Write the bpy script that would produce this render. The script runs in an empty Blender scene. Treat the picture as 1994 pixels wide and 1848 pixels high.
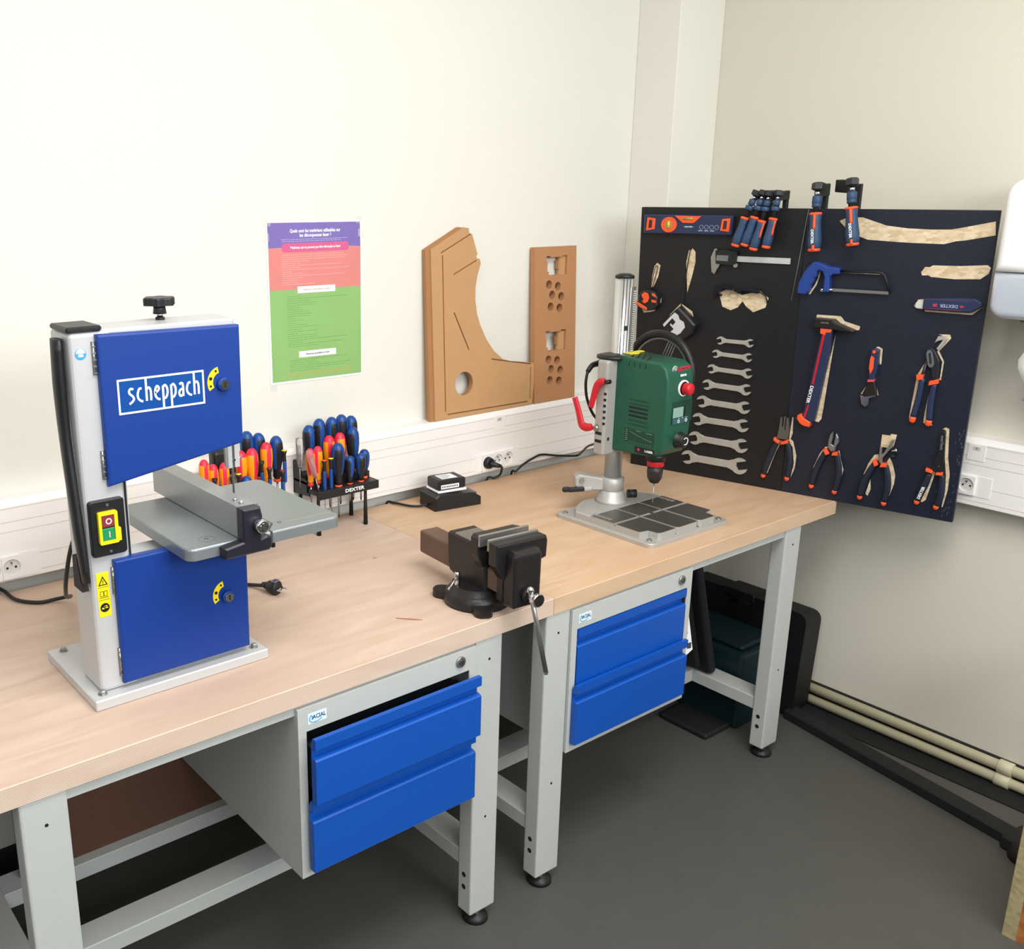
import bpy, bmesh, math, random
from math import sin, cos, pi, radians, sqrt
from mathutils import Vector, Matrix
from mathutils.geometry import tessellate_polygon, delaunay_2d_cdt
random.seed(7)
SC = bpy.context.scene
COL = SC.collection
# ------------------------------------------------------------------ camera
def cam_setup():
    yaw, pitch, roll = 0.6464, -0.2822, -0.003
    f = Vector((sin(yaw)*cos(pitch), cos(yaw)*cos(pitch), sin(pitch)))
    r = Vector((cos(yaw), -sin(yaw), 0)); u = r.cross(f)
    r, u = cos(roll)*r+sin(roll)*u, -sin(roll)*r+cos(roll)*u
    cam = bpy.data.cameras.new('camera'); o = bpy.data.objects.new('camera', cam)
    M = Matrix((( r.x, u.x, -f.x, -1.5331), (r.y, u.y, -f.y, -1.4201), (r.z, u.z, -f.z, 1.6682), (0,0,0,1)))
    o.matrix_world = M; COL.objects.link(o)
    cam.sensor_fit = 'HORIZONTAL'; cam.sensor_width = 36
    cam.lens = 1916.36/1994*36
    cam.shift_x = (997-762)/1994; cam.shift_y = 0
    cam.clip_start = .02
    SC.camera = o
cam_setup()
# ------------------------------------------------------------------ world, light, exposure
SC.view_settings.view_transform = 'Standard'
SC.view_settings.look = 'None'
SC.view_settings.gamma = 1
SC.view_settings.use_curve_mapping = False
SC.view_settings.exposure = 0.15
w = bpy.data.worlds.new('world'); SC.world = w; w.use_nodes = True
w.node_tree.nodes['Background'].inputs[0].default_value = (.82, .9, 1, 1)
w.node_tree.nodes['Background'].inputs[1].default_value = 0.6
def area(name, loc, target, sx, sy, power, color=(1,1,1)):
    l = bpy.data.lights.new(name, 'AREA'); l.shape = 'RECTANGLE'; l.size = sx; l.size_y = sy
    l.energy = power; l.color = color
    o = bpy.data.objects.new(name, l); COL.objects.link(o); o.location = loc
    o.rotation_euler = (Vector(target)-Vector(loc)).to_track_quat('-Z', 'Y').to_euler()
    return o
area('window_daylight', (-.9, -3.25, 2.3), (-.9, 0, 1.3), 3.4, .8, 84, (.95, .98, 1))
area('window_daylight_side', (-3.35, -1.3, 2.25), (1.3, -.3, 2.1), 2.2, .6, 14, (1, .99, .97))
area('ceiling_panel_light', (-.5, -1.0, 2.86), (-.5, -1.0, 0), 1.8, .9, 50, (1, .98, .94))

# ------------------------------------------------------------------ materials
def lin(c):
    if isinstance(c, str):
        c = tuple(int(c[i:i+2], 16)/255 for i in (0, 2, 4))
    return tuple((x/12.92 if x <= .04045 else ((x+.055)/1.055)**2.4) for x in c)+(1,)
MATS = {}
def mat(name, c, rough=.5, metal=0, var=0, vscale=8, bump=0, bscale=200, trans=0, alpha=1, coat=0, ior=1.45, stretch=(1,1,1)):
    if name in MATS: return MATS[name]
    m = bpy.data.materials.new(name); m.use_nodes = True
    nt = m.node_tree; N = nt.nodes; b = N['Principled BSDF']
    b.inputs['Base Color'].default_value = lin(c)
    b.inputs['Roughness'].default_value = rough
    b.inputs['Metallic'].default_value = metal
    b.inputs['IOR'].default_value = ior
    if trans: b.inputs['Transmission Weight'].default_value = trans
    if coat: b.inputs['Coat Weight'].default_value = coat
    if alpha < 1: b.inputs['Alpha'].default_value = alpha
    if var or bump:
        tc = N.new('ShaderNodeTexCoord'); mp = N.new('ShaderNodeMapping'); mp.inputs['Scale'].default_value = stretch
        nt.links.new(tc.outputs['Object'], mp.inputs[0])
    if var:
        n = N.new('ShaderNodeTexNoise'); n.inputs['Scale'].default_value = vscale; n.inputs['Detail'].default_value = 6
        nt.links.new(mp.outputs[0], n.inputs['Vector'])
        mx = N.new('ShaderNodeMix'); mx.data_type = 'RGBA'
        cl = lin(c)
        mx.inputs[6].default_value = tuple(max(0, v*(1-var)) for v in cl[:3])+(1,)
        mx.inputs[7].default_value = tuple(min(1, v*(1+var)) for v in cl[:3])+(1,)
        nt.links.new(n.outputs['Fac'], mx.inputs[0]); nt.links.new(mx.outputs[2], b.inputs['Base Color'])
    if bump:
        n2 = N.new('ShaderNodeTexNoise'); n2.inputs['Scale'].default_value = bscale; n2.inputs['Detail'].default_value = 3
        nt.links.new(mp.outputs[0], n2.inputs['Vector'])
        bp = N.new('ShaderNodeBump'); bp.inputs['Strength'].default_value = bump; bp.inputs['Distance'].default_value = .002
        nt.links.new(n2.outputs['Fac'], bp.inputs['Height']); nt.links.new(bp.outputs[0], b.inputs['Normal'])
    MATS[name] = m; return m
def osb_mat(name, c1, c2, c3, scale=30, rough=.75):
    if name in MATS: return MATS[name]
    m = bpy.data.materials.new(name); m.use_nodes = True; nt = m.node_tree; N = nt.nodes; b = N['Principled BSDF']
    tc = N.new('ShaderNodeTexCoord'); v = N.new('ShaderNodeTexVoronoi'); v.inputs['Scale'].default_value = scale
    mp = N.new('ShaderNodeMapping'); mp.inputs['Scale'].default_value = (1, 1, 1.9); mp.inputs['Rotation'].default_value = (.3, .5, .4)
    n = N.new('ShaderNodeTexNoise'); n.inputs['Scale'].default_value = scale*.8; n.inputs['Detail'].default_value = 5
    nt.links.new(tc.outputs['Object'], mp.inputs[0]); nt.links.new(mp.outputs[0], v.inputs['Vector']); nt.links.new(mp.outputs[0], n.inputs['Vector'])
    r = N.new('ShaderNodeValToRGB'); r.color_ramp.elements[0].color = lin(c1); r.color_ramp.elements[1].color = lin(c2)
    e = r.color_ramp.elements.new(.5); e.color = lin(c3)
    mx = N.new('ShaderNodeMix'); mx.data_type = 'RGBA'; mx.inputs[0].default_value = .5
    sep = N.new('ShaderNodeSeparateColor'); nt.links.new(v.outputs['Color'], sep.inputs[0])
    ma = N.new('ShaderNodeMath'); ma.operation = 'MULTIPLY_ADD'; ma.inputs[1].default_value = .6; nt.links.new(sep.outputs[0], ma.inputs[0])
    ma2 = N.new('ShaderNodeMath'); ma2.operation = 'MULTIPLY'; ma2.inputs[1].default_value = .4; nt.links.new(n.outputs['Fac'], ma2.inputs[0])
    nt.links.new(ma2.outputs[0], ma.inputs[2]); nt.links.new(ma.outputs[0], r.inputs[0]); nt.links.new(r.outputs[0], b.inputs['Base Color'])
    b.inputs['Roughness'].default_value = rough
    MATS[name] = m; return m
def ply_mat(name, c1, c2, bands=True, c3=None):
    """beech ply: long grain on faces, thin plies along z on the edge faces"""
    m = bpy.data.materials.new(name); m.use_nodes = True; nt = m.node_tree; N = nt.nodes; b = N['Principled BSDF']
    tc = N.new('ShaderNodeTexCoord'); mp = N.new('ShaderNodeMapping'); mp.inputs['Scale'].default_value = (.9, 5, 3)
    n = N.new('ShaderNodeTexNoise'); n.inputs['Scale'].default_value = 3.2; n.inputs['Detail'].default_value = 9; n.inputs['Distortion'].default_value = 1.6
    nt.links.new(tc.outputs['Object'], mp.inputs[0]); nt.links.new(mp.outputs[0], n.inputs['Vector'])
    n2 = N.new('ShaderNodeTexNoise'); n2.inputs['Scale'].default_value = 1.7; n2.inputs['Detail'].default_value = 2
    nt.links.new(tc.outputs['Object'], n2.inputs['Vector'])
    r = N.new('ShaderNodeValToRGB'); r.color_ramp.elements[0].color = lin(c1); r.color_ramp.elements[1].color = lin(c2)
    r.color_ramp.elements[0].position = .32; r.color_ramp.elements[1].position = .68
    nt.links.new(n.outputs['Fac'], r.inputs[0])
    out = r.outputs[0]
    if c3:
        mx = N.new('ShaderNodeMix'); mx.data_type = 'RGBA'; mx.inputs[7].default_value = lin(c3)
        r2 = N.new('ShaderNodeValToRGB'); r2.color_ramp.elements[0].position = .42; r2.color_ramp.elements[1].position = .62
        r2.color_ramp.elements[1].color = (.55, .55, .55, 1)
        nt.links.new(n2.outputs['Fac'], r2.inputs[0]); nt.links.new(r2.outputs[0], mx.inputs[0]); nt.links.new(out, mx.inputs[6]); out = mx.outputs[2]
    if bands:
        sx = N.new('ShaderNodeSeparateXYZ'); nt.links.new(tc.outputs['Object'], sx.inputs[0])
        ma = N.new('ShaderNodeMath'); ma.operation = 'MULTIPLY'; ma.inputs[1].default_value = 2*pi/.0037; nt.links.new(sx.outputs[2], ma.inputs[0])
        sn = N.new('ShaderNodeMath'); sn.operation = 'SINE'; nt.links.new(ma.outputs[0], sn.inputs[0])
        rr = N.new('ShaderNodeValToRGB'); rr.color_ramp.elements[0].position = 0; rr.color_ramp.elements[1].position = .45
        rr.color_ramp.elements[0].color = (bands, bands*.93, bands*.9, 1); rr.color_ramp.elements[1].color = (1, 1, 1, 1)
        ad = N.new('ShaderNodeMath'); ad.operation = 'MULTIPLY_ADD'; ad.inputs[1].default_value = .5; ad.inputs[2].default_value = .5
        nt.links.new(sn.outputs[0], ad.inputs[0]); nt.links.new(ad.outputs[0], rr.inputs[0])
        mm = N.new('ShaderNodeMix'); mm.data_type = 'RGBA'; mm.blend_type = 'MULTIPLY'; mm.inputs[0].default_value = 1
        nt.links.new(out, mm.inputs[6]); nt.links.new(rr.outputs[0], mm.inputs[7]); out = mm.outputs[2]
    nt.links.new(out, b.inputs['Base Color']); b.inputs['Roughness'].default_value = .55
    return m
M_WALL = mat('wall_paint', 'E4E2D9', .85, var=.02, vscale=3, bump=.15, bscale=350)
M_WALLR = mat('wall_paint_shaded', 'D9D4C6', .85, var=.02, vscale=3, bump=.15, bscale=350)  # same wall paint, darkened for the weaker light on this wall
M_CEIL = mat('ceiling_paint', 'F0EEE8', .9)
M_FLOOR = mat('grey_vinyl', '4F4E4A', .55, var=.10, vscale=14, bump=.1, bscale=500)
M_TRUNK = mat('white_pvc', 'EFEBE8', .45, bump=.02)
M_TRUNKL = mat('pvc_joint', 'CFC8C2', .6)
M_LEG = mat('light_grey_paint', 'BCBFBC', .42, var=.03, vscale=40, bump=.25, bscale=900)
M_LEGD = mat('dark_hole', '15181A', .8)
M_BLK = mat('black_plastic', '1A1B1D', .42)
M_BLKM = mat('black_matte', '161718', .7)
M_BLUE = mat('drawer_blue', '084FAE', .38, bump=.2, bscale=900)
M_SAWB = mat('saw_blue', '0B388A', .42, bump=.1, bscale=900)
M_SAWG = mat('saw_grey', 'C3C4C5', .38, metal=.15, bump=.1, bscale=900)
M_TABLE = mat('table_aluminium', '949A9D', .38, metal=.55, var=.06, vscale=5, bump=.1, bscale=700)
M_ALU = mat('cast_aluminium', 'B8B6B2', .38, metal=.4, var=.08, vscale=12, bump=.25, bscale=600)
M_ALUD = mat('machined_aluminium', '75726C', .38, metal=.75, var=.18, vscale=9, bump=.1, bscale=300)
M_CHROME = mat('chrome', 'D8D8D8', .12, metal=1)
M_STEEL = mat('brushed_steel', 'A5A5A3', .33, metal=.85, var=.1, vscale=60)
M_WRENCH = mat('wrench_steel', 'B4B2AB', .42, metal=.35, var=.12, vscale=60)
M_IRON = mat('cast_iron_black', '1D1B1C', .38, var=.2, vscale=30, bump=.3, bscale=300)
M_IRONB = mat('brown_iron_bar', '6A5347', .55, metal=.2, var=.15, vscale=20)
M_YEL = mat('yellow_plastic', 'F2DC1E', .4)
M_RED = mat('red_plastic', 'C51E2A', .35)
M_GREENBTN = mat('green_button', '1F8F5A', .4)
M_MAROON = mat('stop_button', '8A3040', .4)
M_WHITE = mat('white_print', 'F2F2F0', .5)
M_BLACKP = mat('black_print', '121212', .5)
M_GREEN = mat('drill_green', '18533F', .4, bump=.15, bscale=700)
M_GREEND = mat('drill_green_dark', '0E3A2C', .4)
M_LCD = mat('lcd_grey_green', '86A79C', .25)
M_NAVY = mat('navy_plastic', '25304F', .4)
M_NAVYR = mat('navy_grip', '2C4566', .5)
M_ORANGE = mat('orange_plastic', 'F05A2E', .42)
M_DBLUE = mat('driver_blue', '12458F', .38)
M_DRED = mat('driver_red', 'E82C48', .38)
M_DYEL = mat('driver_orange', 'F79A16', .38)
M_BOARD = mat('board_black_glare', '191E2D', .42, var=.15, vscale=30, bump=.3, bscale=260)  # the board's black paint, its blue tint standing in for window glare
M_OSBS = osb_mat('bare_osb', 'B39A76', 'E6D6BA', 'D2BF9E', 70)
M_OSBF = osb_mat('osb_face', '7A4520', 'C98A45', 'A9642C', 22)
M_OSBE = osb_mat('osb_edge', '8E8463', 'B5A97F', 'A3976F', 60)
M_MDF = mat('mdf', 'BE9468', .75, var=.05, vscale=30, bump=.1, bscale=500)
M_MDF2 = mat('mdf_brown', 'B5835A', .75, var=.05, vscale=30, bump=.1, bscale=500)
M_MDFE = mat('mdf_edge', 'B58A5E', .8, var=.05, vscale=60)
M_CLEAR = mat('clear_plastic', 'E8E4E4', .1, trans=.85, ior=1.2)
M_SMOKE = mat('smoked_lens', '3A3A44', .1, trans=.6, ior=1.1)
M_CLEARF = mat('frosted_plastic', 'D3DCEA', .35, trans=.35)
M_TAN = mat('brown_panel', '5C4030', .7, var=.08, vscale=12)
M_TEAL = mat('teal_plastic', '0C262D', .5)
M_CASE = mat('case_black', '0D0E10', .55)
M_PIPE = mat('cream_pipe_paint', 'CDC6A8', .45, var=.04, vscale=30)
M_GLASS = mat('window_glass', 'F4FAFF', .02, trans=1, ior=1.45)
M_PAPER = mat('paper', 'F4F5F6', .8)
M_PURP = mat('poster_purple', '7C6CB2', .35, var=.08, vscale=10)
M_PINK = mat('poster_pink', 'D2608F', .35)
M_CORAL = mat('poster_coral', 'D98580', .35, var=.08, vscale=10)
M_PGREEN = mat('poster_green', '8DB872', .35, var=.08, vscale=8)
M_PDG = mat('poster_green_text', '5E9A4C', .5)
M_PCT = mat('poster_coral_text', 'F6B6B2', .5)
M_POT = mat('poster_orange_text', 'D99A45', .5)
M_LBLUE = mat('label_blue', '2D8FC8', .5)
M_LBLUE2 = mat('label_pale_blue', 'DDEFF5', .5)
M_TOP1 = ply_mat('beech_ply_left', 'CFB7A4', 'DDCABB', .84, 'D6BDA8')
M_TOP2 = ply_mat('beech_ply_right', 'CBAC8B', 'D8BFA3', .92, 'CFAD8C')
M_WOODP = mat('splinter_wood', 'A9694A', .7)

# ------------------------------------------------------------------ mesh helpers
def inpoly(x, y, L):
    c = False; n = len(L); j = n-1
    for i in range(n):
        if (L[i][1] > y) != (L[j][1] > y) and x < (L[j][0]-L[i][0])*(y-L[i][1])/(L[j][1]-L[i][1])+L[i][0]: c = not c
        j = i
    return c
def tri_holes(loops):
    vs = []; es = []
    for L in loops:
        o = len(vs); vs += [Vector((p[0], p[1])) for p in L]; es += [(o+i, o+(i+1) % len(L)) for i in range(len(L))]
    r = delaunay_2d_cdt(vs, es, [], 0, 1e-7)
    V = [(v.x, v.y) for v in r[0]]; tr = []
    for f in r[2]:
        cx_ = sum(V[i][0] for i in f)/len(f); cy_ = sum(V[i][1] for i in f)/len(f)
        if inpoly(cx_, cy_, loops[0]) and not any(inpoly(cx_, cy_, h) for h in loops[1:]): tr.append(tuple(f))
    return V, tr
class MB:
    def __init__(s): s.v = []; s.f = []; s.m = []; s.sm = []
    def addbm(s, bm, mi=0, mtx=None, smooth=False):
        o = len(s.v); bm.verts.ensure_lookup_table()
        for i, v in enumerate(bm.verts): v.index = i
        for v in bm.verts: s.v.append((mtx @ v.co) if mtx else v.co.copy())
        for f in bm.faces: s.f.append([o+v.index for v in f.verts]); s.m.append(mi); s.sm.append(smooth)
        bm.free(); return s
    def box(s, x0, x1, y0, y1, z0, z1, bev=0, mi=0, mtx=None, seg=1):
        bm = bmesh.new()
        vs = [bm.verts.new((x, y, z)) for x in (x0, x1) for y in (y0, y1) for z in (z0, z1)]
        for q in ((0,1,3,2), (4,6,7,5), (0,4,5,1), (2,3,7,6), (0,2,6,4), (1,5,7,3)): bm.faces.new([vs[i] for i in q])
        bmesh.ops.recalc_face_normals(bm, faces=bm.faces)
        if bev: bmesh.ops.bevel(bm, geom=bm.edges[:], offset=bev, segments=seg, affect='EDGES', profile=.5)
        return s.addbm(bm, mi, mtx)
    def prism(s, outer, y0, y1, holes=(), mi=0, mtx=None, bev=0, mside=None, smooth=False, seg=1):
        """outline in local XZ, extruded along Y from y0 (front) to y1"""
        if bev and not holes:
            bm = bmesh.new()
            a = [bm.verts.new((p[0], y0, p[1])) for p in outer]; b = [bm.verts.new((p[0], y1, p[1])) for p in outer]
            n = len(a); ff = bm.faces.new(a); bm.faces.new(b[::-1])
            for i in range(n): bm.faces.new((a[i], b[i], b[(i+1) % n], a[(i+1) % n]))
            bmesh.ops.recalc_face_normals(bm, faces=bm.faces)
            bmesh.ops.bevel(bm, geom=list(ff.edges), offset=bev, segments=seg, affect='EDGES', profile=.5)
            ng = [f for f in bm.faces if len(f.verts) > 4]
            bmesh.ops.triangulate(bm, faces=ng)
            return s.addbm(bm, mi, mtx, smooth)
        loops = [list(outer)]+[list(h) for h in holes]
        flat = [p for L in loops for p in L]
        if holes:
            flat, tris = tri_holes(loops)
        else: tris = tessellate_polygon([[Vector((p[0], p[1], 0)) for p in loops[0]]])
        o = len(s.v); n = len(flat)
        T = (lambda v: mtx @ v) if mtx else (lambda v: v)
        for y in (y0, y1):
            for p in flat: s.v.append(T(Vector((p[0], y, p[1]))))
        sg = 1
        for t in tris:
            a, b, c = [Vector((flat[i][0], flat[i][1], 0)) for i in t]
            cr = (b-a).cross(c-a).z
            t = list(t) if cr > 0 else list(t)[::-1]
            s.f.append([o+i for i in t]); s.m.append(mi); s.sm.append(smooth)          # faces -Y
            s.f.append([o+n+i for i in t[::-1]]); s.m.append(mi); s.sm.append(smooth)
        k = 0
        if holes:
            o = len(s.v); n = sum(len(L) for L in loops)
            for y in (y0, y1):
                for L in loops:
                    for p in L: s.v.append(T(Vector((p[0], y, p[1]))))
        for li, L in enumerate(loops):
            ar = sum(L[i][0]*L[(i+1) % len(L)][1]-L[(i+1) % len(L)][0]*L[i][1] for i in range(len(L)))
            for i in range(len(L)):
                a = o+k+i; b = o+k+(i+1) % len(L); q = [a, a+n, b+n, b]
                if (ar > 0) == (li > 0): q = q[::-1]
                s.f.append(q); s.m.append(mi if mside is None else mside); s.sm.append(False)
            k += len(L)
        return s
    def lathe(s, prof, seg=20, mi=0, mtx=None, smooth=True, mis=None):
        o = len(s.v); T = (lambda v: mtx @ v) if mtx else (lambda v: v)
        for r, z in prof:
            for k in range(seg):
                a = 2*pi*k/seg; s.v.append(T(Vector((r*cos(a), r*sin(a), z))))
        for i in range(len(prof)-1):
            mm = mis[i] if mis else mi
            for k in range(seg):
                k2 = (k+1) % seg
                s.f.append([o+i*seg+k, o+i*seg+k2, o+(i+1)*seg+k2, o+(i+1)*seg+k]); s.m.append(mm); s.sm.append(smooth)
        if prof[0][0] > 1e-6: s.f.append([o+k for k in range(seg)][::-1]); s.m.append(mis[0] if mis else mi); s.sm.append(False)
        if prof[-1][0] > 1e-6: s.f.append([o+(len(prof)-1)*seg+k for k in range(seg)]); s.m.append(mis[-1] if mis else mi); s.sm.append(False)
        return s
    def cyl(s, p0, p1, r, seg=16, mi=0, r1=None, smooth=True, cap=0):
        p0 = Vector(p0); p1 = Vector(p1); d = p1-p0; L = d.length
        M = Matrix.Translation(p0) @ d.to_track_quat('Z', 'Y').to_matrix().to_4x4()
        r1 = r if r1 is None else r1
        pr = [(r, 0), (r1, L)]
        if cap: pr = [(r-cap, 0), (r, cap), (r1, L-cap), (r1-cap, L)]
        return s.lathe(pr, seg, mi, M, smooth)
    def tube(s, pts, r, seg=8, mi=0, smooth=True, sub=0, flat=1.0, nrm=None):
        P = [Vector(p) for p in pts]
        R = list(r) if isinstance(r, (list, tuple)) else [r]*len(P)
        if sub:
            P2 = []; R2 = []
            for i in range(len(P)-1):
                p0 = P[max(i-1, 0)]; p1 = P[i]; p2 = P[i+1]; p3 = P[min(i+2, len(P)-1)]
                for k in range(sub):
                    t = k/sub
                    P2.append(.5*((2*p1)+(-p0+p2)*t+(2*p0-5*p1+4*p2-p3)*t*t+(-p0+3*p1-3*p2+p3)*t**3)); R2.append(R[i]*(1-t)+R[i+1]*t)
            P2.append(P[-1]); R2.append(R[-1]); P, R = P2, R2
        o = len(s.v); up = Vector(nrm) if nrm else Vector((0, 0, 1))
        pa = None
        for i, p in enumerate(P):
            t = (P[min(i+1, len(P)-1)]-P[max(i-1, 0)]).normalized()
            if pa is None:
                a = t.cross(up)
                if a.length < .05: a = t.cross(Vector((1, 0, 0)))
            else: a = pa-t*pa.dot(t)
            a.normalize(); pa = a; b = t.cross(a).normalized()
            for k in range(seg):
                q = 2*pi*k/seg; s.v.append(p+a*cos(q)*R[i]+b*sin(q)*R[i]*flat)
        n = len(P)
        for i in range(n-1):
            for k in range(seg):
                k2 = (k+1) % seg
                s.f.append([o+i*seg+k, o+(i+1)*seg+k, o+(i+1)*seg+k2, o+i*seg+k2]); s.m.append(mi); s.sm.append(smooth)
        s.f.append([o+k for k in range(seg)]); s.m.append(mi); s.sm.append(False)
        s.f.append([o+(n-1)*seg+k for k in range(seg)][::-1]); s.m.append(mi); s.sm.append(False)
        return s
    def quad(s, pts, mi=0):
        o = len(s.v); s.v += [Vector(p) for p in pts]; s.f.append([o+i for i in range(len(pts))]); s.m.append(mi); s.sm.append(False); return s
    def text(s, body, size, mtx, mi=0, depth=.0003, align='CENTER', sx=1, bold=0):
        c = bpy.data.curves.new('t', 'FONT'); c.body = body; c.size = size; c.align_x = align; c.align_y = 'CENTER'; c.extrude = depth; c.resolution_u = 2
        c.offset = bold
        o = bpy.data.objects.new('t', c); COL.objects.link(o)
        bpy.context.view_layer.update()
        me = bpy.data.meshes.new_from_object(o)
        off = len(s.v)
        for v in me.vertices: s.v.append(mtx @ Vector((v.co.x*sx, -v.co.z, v.co.y)))
        for p in me.polygons: s.f.append([off+i for i in p.vertices]); s.m.append(mi); s.sm.append(False)
        bpy.data.objects.remove(o); bpy.data.curves.remove(c); bpy.data.meshes.remove(me)
        return s
    def build(s, name, mats, parent=None, world=False, kind=None, label=None):
        vs = s.v
        if world and parent is not None:
            inv = WM[root_of(parent).name].inverted(); vs = [inv @ Vector(v) for v in vs]
        me = bpy.data.meshes.new(name)
        me.from_pydata([tuple(v) for v in vs], [], s.f)
        mats = mats if isinstance(mats, (list, tuple)) else [mats]
        for m in mats: me.materials.append(m)
        me.polygons.foreach_set('material_index', [min(i, len(mats)-1) for i in s.m])
        me.polygons.foreach_set('use_smooth', s.sm)
        me.update()
        o = bpy.data.objects.new(name, me); COL.objects.link(o)
        if parent is not None: o.parent = parent
        if kind: o['kind'] = kind
        if label: o['label'] = label
        return o
WM = {}
def root_of(o):
    while o.parent is not None: o = o.parent
    return o
def thing(name, label, cat, loc=(0, 0, 0), rot=0, group=None, mtx=None):
    o = bpy.data.objects.new(name, None); COL.objects.link(o); o.empty_display_size = .02
    M = mtx if mtx is not None else Matrix.Translation(loc) @ Matrix.Rotation(rot, 4, 'Z')
    o.matrix_world = M; WM[o.name] = M
    o['label'] = label; o['category'] = cat
    if group: o['group'] = group
    return o
def tag(o, label, cat, group=None):
    o['label'] = label; o['category'] = cat
    if group: o['group'] = group
    return o
def kids(o): return [c for c in ALLK.get(o.name, [])]
def dup(root, mtx, label=None, group=None):
    ch = [o for o in COL.objects if o.parent is root]
    r = root.copy(); COL.objects.link(r); r.matrix_world = mtx; WM[r.name] = mtx
    if label: r['label'] = label
    if group: r['group'] = group
    for c in ch:
        g = [o for o in COL.objects if o.parent is c]
        c2 = c.copy(); COL.objects.link(c2); c2.parent = r
        for d in g:
            d2 = d.copy(); COL.objects.link(d2); d2.parent = c2
    return r
def circ(cx, cz, r, n=20, a0=0, a1=2*pi, rz=None):
    rz = rz or r
    full = abs(a1-a0-2*pi) < 1e-6
    m = n if full else n-1
    return [(cx+r*cos(a0+(a1-a0)*i/m), cz+rz*sin(a0+(a1-a0)*i/m)) for i in range(n)]
def rrect(x0, x1, z0, z1, r, n=4):
    out = []
    for cx, cz, a in ((x1-r, z1-r, 0), (x0+r, z1-r, pi/2), (x0+r, z0+r, pi), (x1-r, z0+r, 3*pi/2)):
        for i in range(n+1): out.append((cx+r*cos(a+pi/2*i/n), cz+r*sin(a+pi/2*i/n)))
    return out
def FR(o, X, Y, Z):
    X = Vector(X); Y = Vector(Y); Z = Vector(Z); o = Vector(o)
    return Matrix(((X.x, Y.x, Z.x, o.x), (X.y, Y.y, Z.y, o.y), (X.z, Y.z, Z.z, o.z), (0, 0, 0, 1)))
TR = Matrix.Translation
def struct(name, mb, m): return mb.build(name, m, kind='structure')
H = .78
# ------------------------------------------------------------------ room shell
XL, YF, ZC, YB, XR = -3.5, -3.5, 2.9, .844, 1.40
struct('floor', MB().box(XL-.1, XR+.1, YF-.1, YB+.1, -.08, 0), M_FLOOR)
struct('ceiling', MB().box(XL-.1, XR+.1, YF-.1, YB+.1, ZC, ZC+.1), M_CEIL)
struct('wall_back', MB().box(XL-.1, XR+.1, YB, YB+.1, 0, ZC), M_WALL)
struct('wall_right', MB().box(XR, XR+.1, YF, YB, 0, ZC), M_WALLR)
struct('wall_corner', MB().box(1.178, XR, .682, YB, 0, ZC, .002), M_WALL)
def wall_hole(name, axis, a0, a1, pos, t, w0, w1, z0, z1):
    mb = MB()
    def bx(p0, p1, q0, q1):
        if axis == 'x': mb.box(p0, p1, pos, pos+t, q0, q1)
        else: mb.box(pos, pos+t, p0, p1, q0, q1)
    bx(a0, w0, 0, ZC); bx(w1, a1, 0, ZC); bx(w0, w1, 0, z0); bx(w0, w1, z1, ZC)
    struct(name, mb, mat('low_bounce_grey', '6E6A63', .85))  # dark grey picked to cut the bounce light from these unseen walls
wall_hole('wall_front', 'x', XL, XR, YF-.1, .1, -2.7, .9, 1.45, 2.7)
wall_hole('wall_left', 'y', YF, YB, XL-.1, .1, -2.5, -.1, 1.7, 2.7)
def window(name, axis, pos, w0, w1, z0, z1, n):
    def bx(mb, p0, p1, q0, q1, d0, d1):
        if axis == 'x': mb.box(p0, p1, pos+d0, pos+d1, q0, q1)
        else: mb.box(pos+d0, pos+d1, p0, p1, q0, q1)
    fr = MB(); t = .05
    bx(fr, w0, w1, z0, z0+t, 0, .06); bx(fr, w0, w1, z1-t, z1, 0, .06); bx(fr, w0, w0+t, z0, z1, 0, .06); bx(fr, w1-t, w1, z0, z1, 0, .06)
    root = struct(name, fr, M_TRUNK)
    for i in range(1, n):
        c = w0+(w1-w0)*i/n; m = MB(); bx(m, c-.025, c+.025, z0+t, z1-t, 0, .06); m.build('mullion', M_TRUNK, root)
    for i in range(n):
        a = w0+(w1-w0)*i/n+.03; b = w0+(w1-w0)*(i+1)/n-.03; m = MB(); bx(m, a, b, z0+t, z1-t, .02, .026); m.build('pane', M_GLASS, root)
window('window_1', 'x', YF-.09, -2.7, .9, 1.45, 2.7, 3)
window('window_2', 'y', XL-.09, -2.5, -.1, 1.7, 2.7, 2)
struct('baseboard_back', MB().box(XL, 1.178, YB-.012, YB, 0, .09), M_BLKM)
struct('baseboard_right', MB().box(XR-.012, XR, YF, .682, 0, .075).box(1.285, XR-.012, YF, .682, 0, .004), M_BLKM)
# heating pipes near the floor of the right wall
def pipe(z, x, lab):
    p = thing('heating_pipe', lab, 'pipe', (x, 0, z), 0, 'heating pipes along the right wall')
    MB().cyl((0, -3.4, 0), (0, .66, 0), .0155, 16).build('pipe_run', M_PIPE, p)
    mb = MB().cyl((0, -.52, 0), (0, -.48, 0), .0205, 16, cap=.002); mb.build('joint_collar', M_PIPE, p)
    for y in (-1.6, .3): MB().box(-.004, .03, y-.008, y+.008, -.004, .004).build('wall_bracket', M_PIPE, p)
pipe(.060, 1.378, 'upper of the two cream painted pipes along the right wall')
pipe(.022, 1.372, 'lower of the two cream painted pipes along the right wall')
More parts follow.
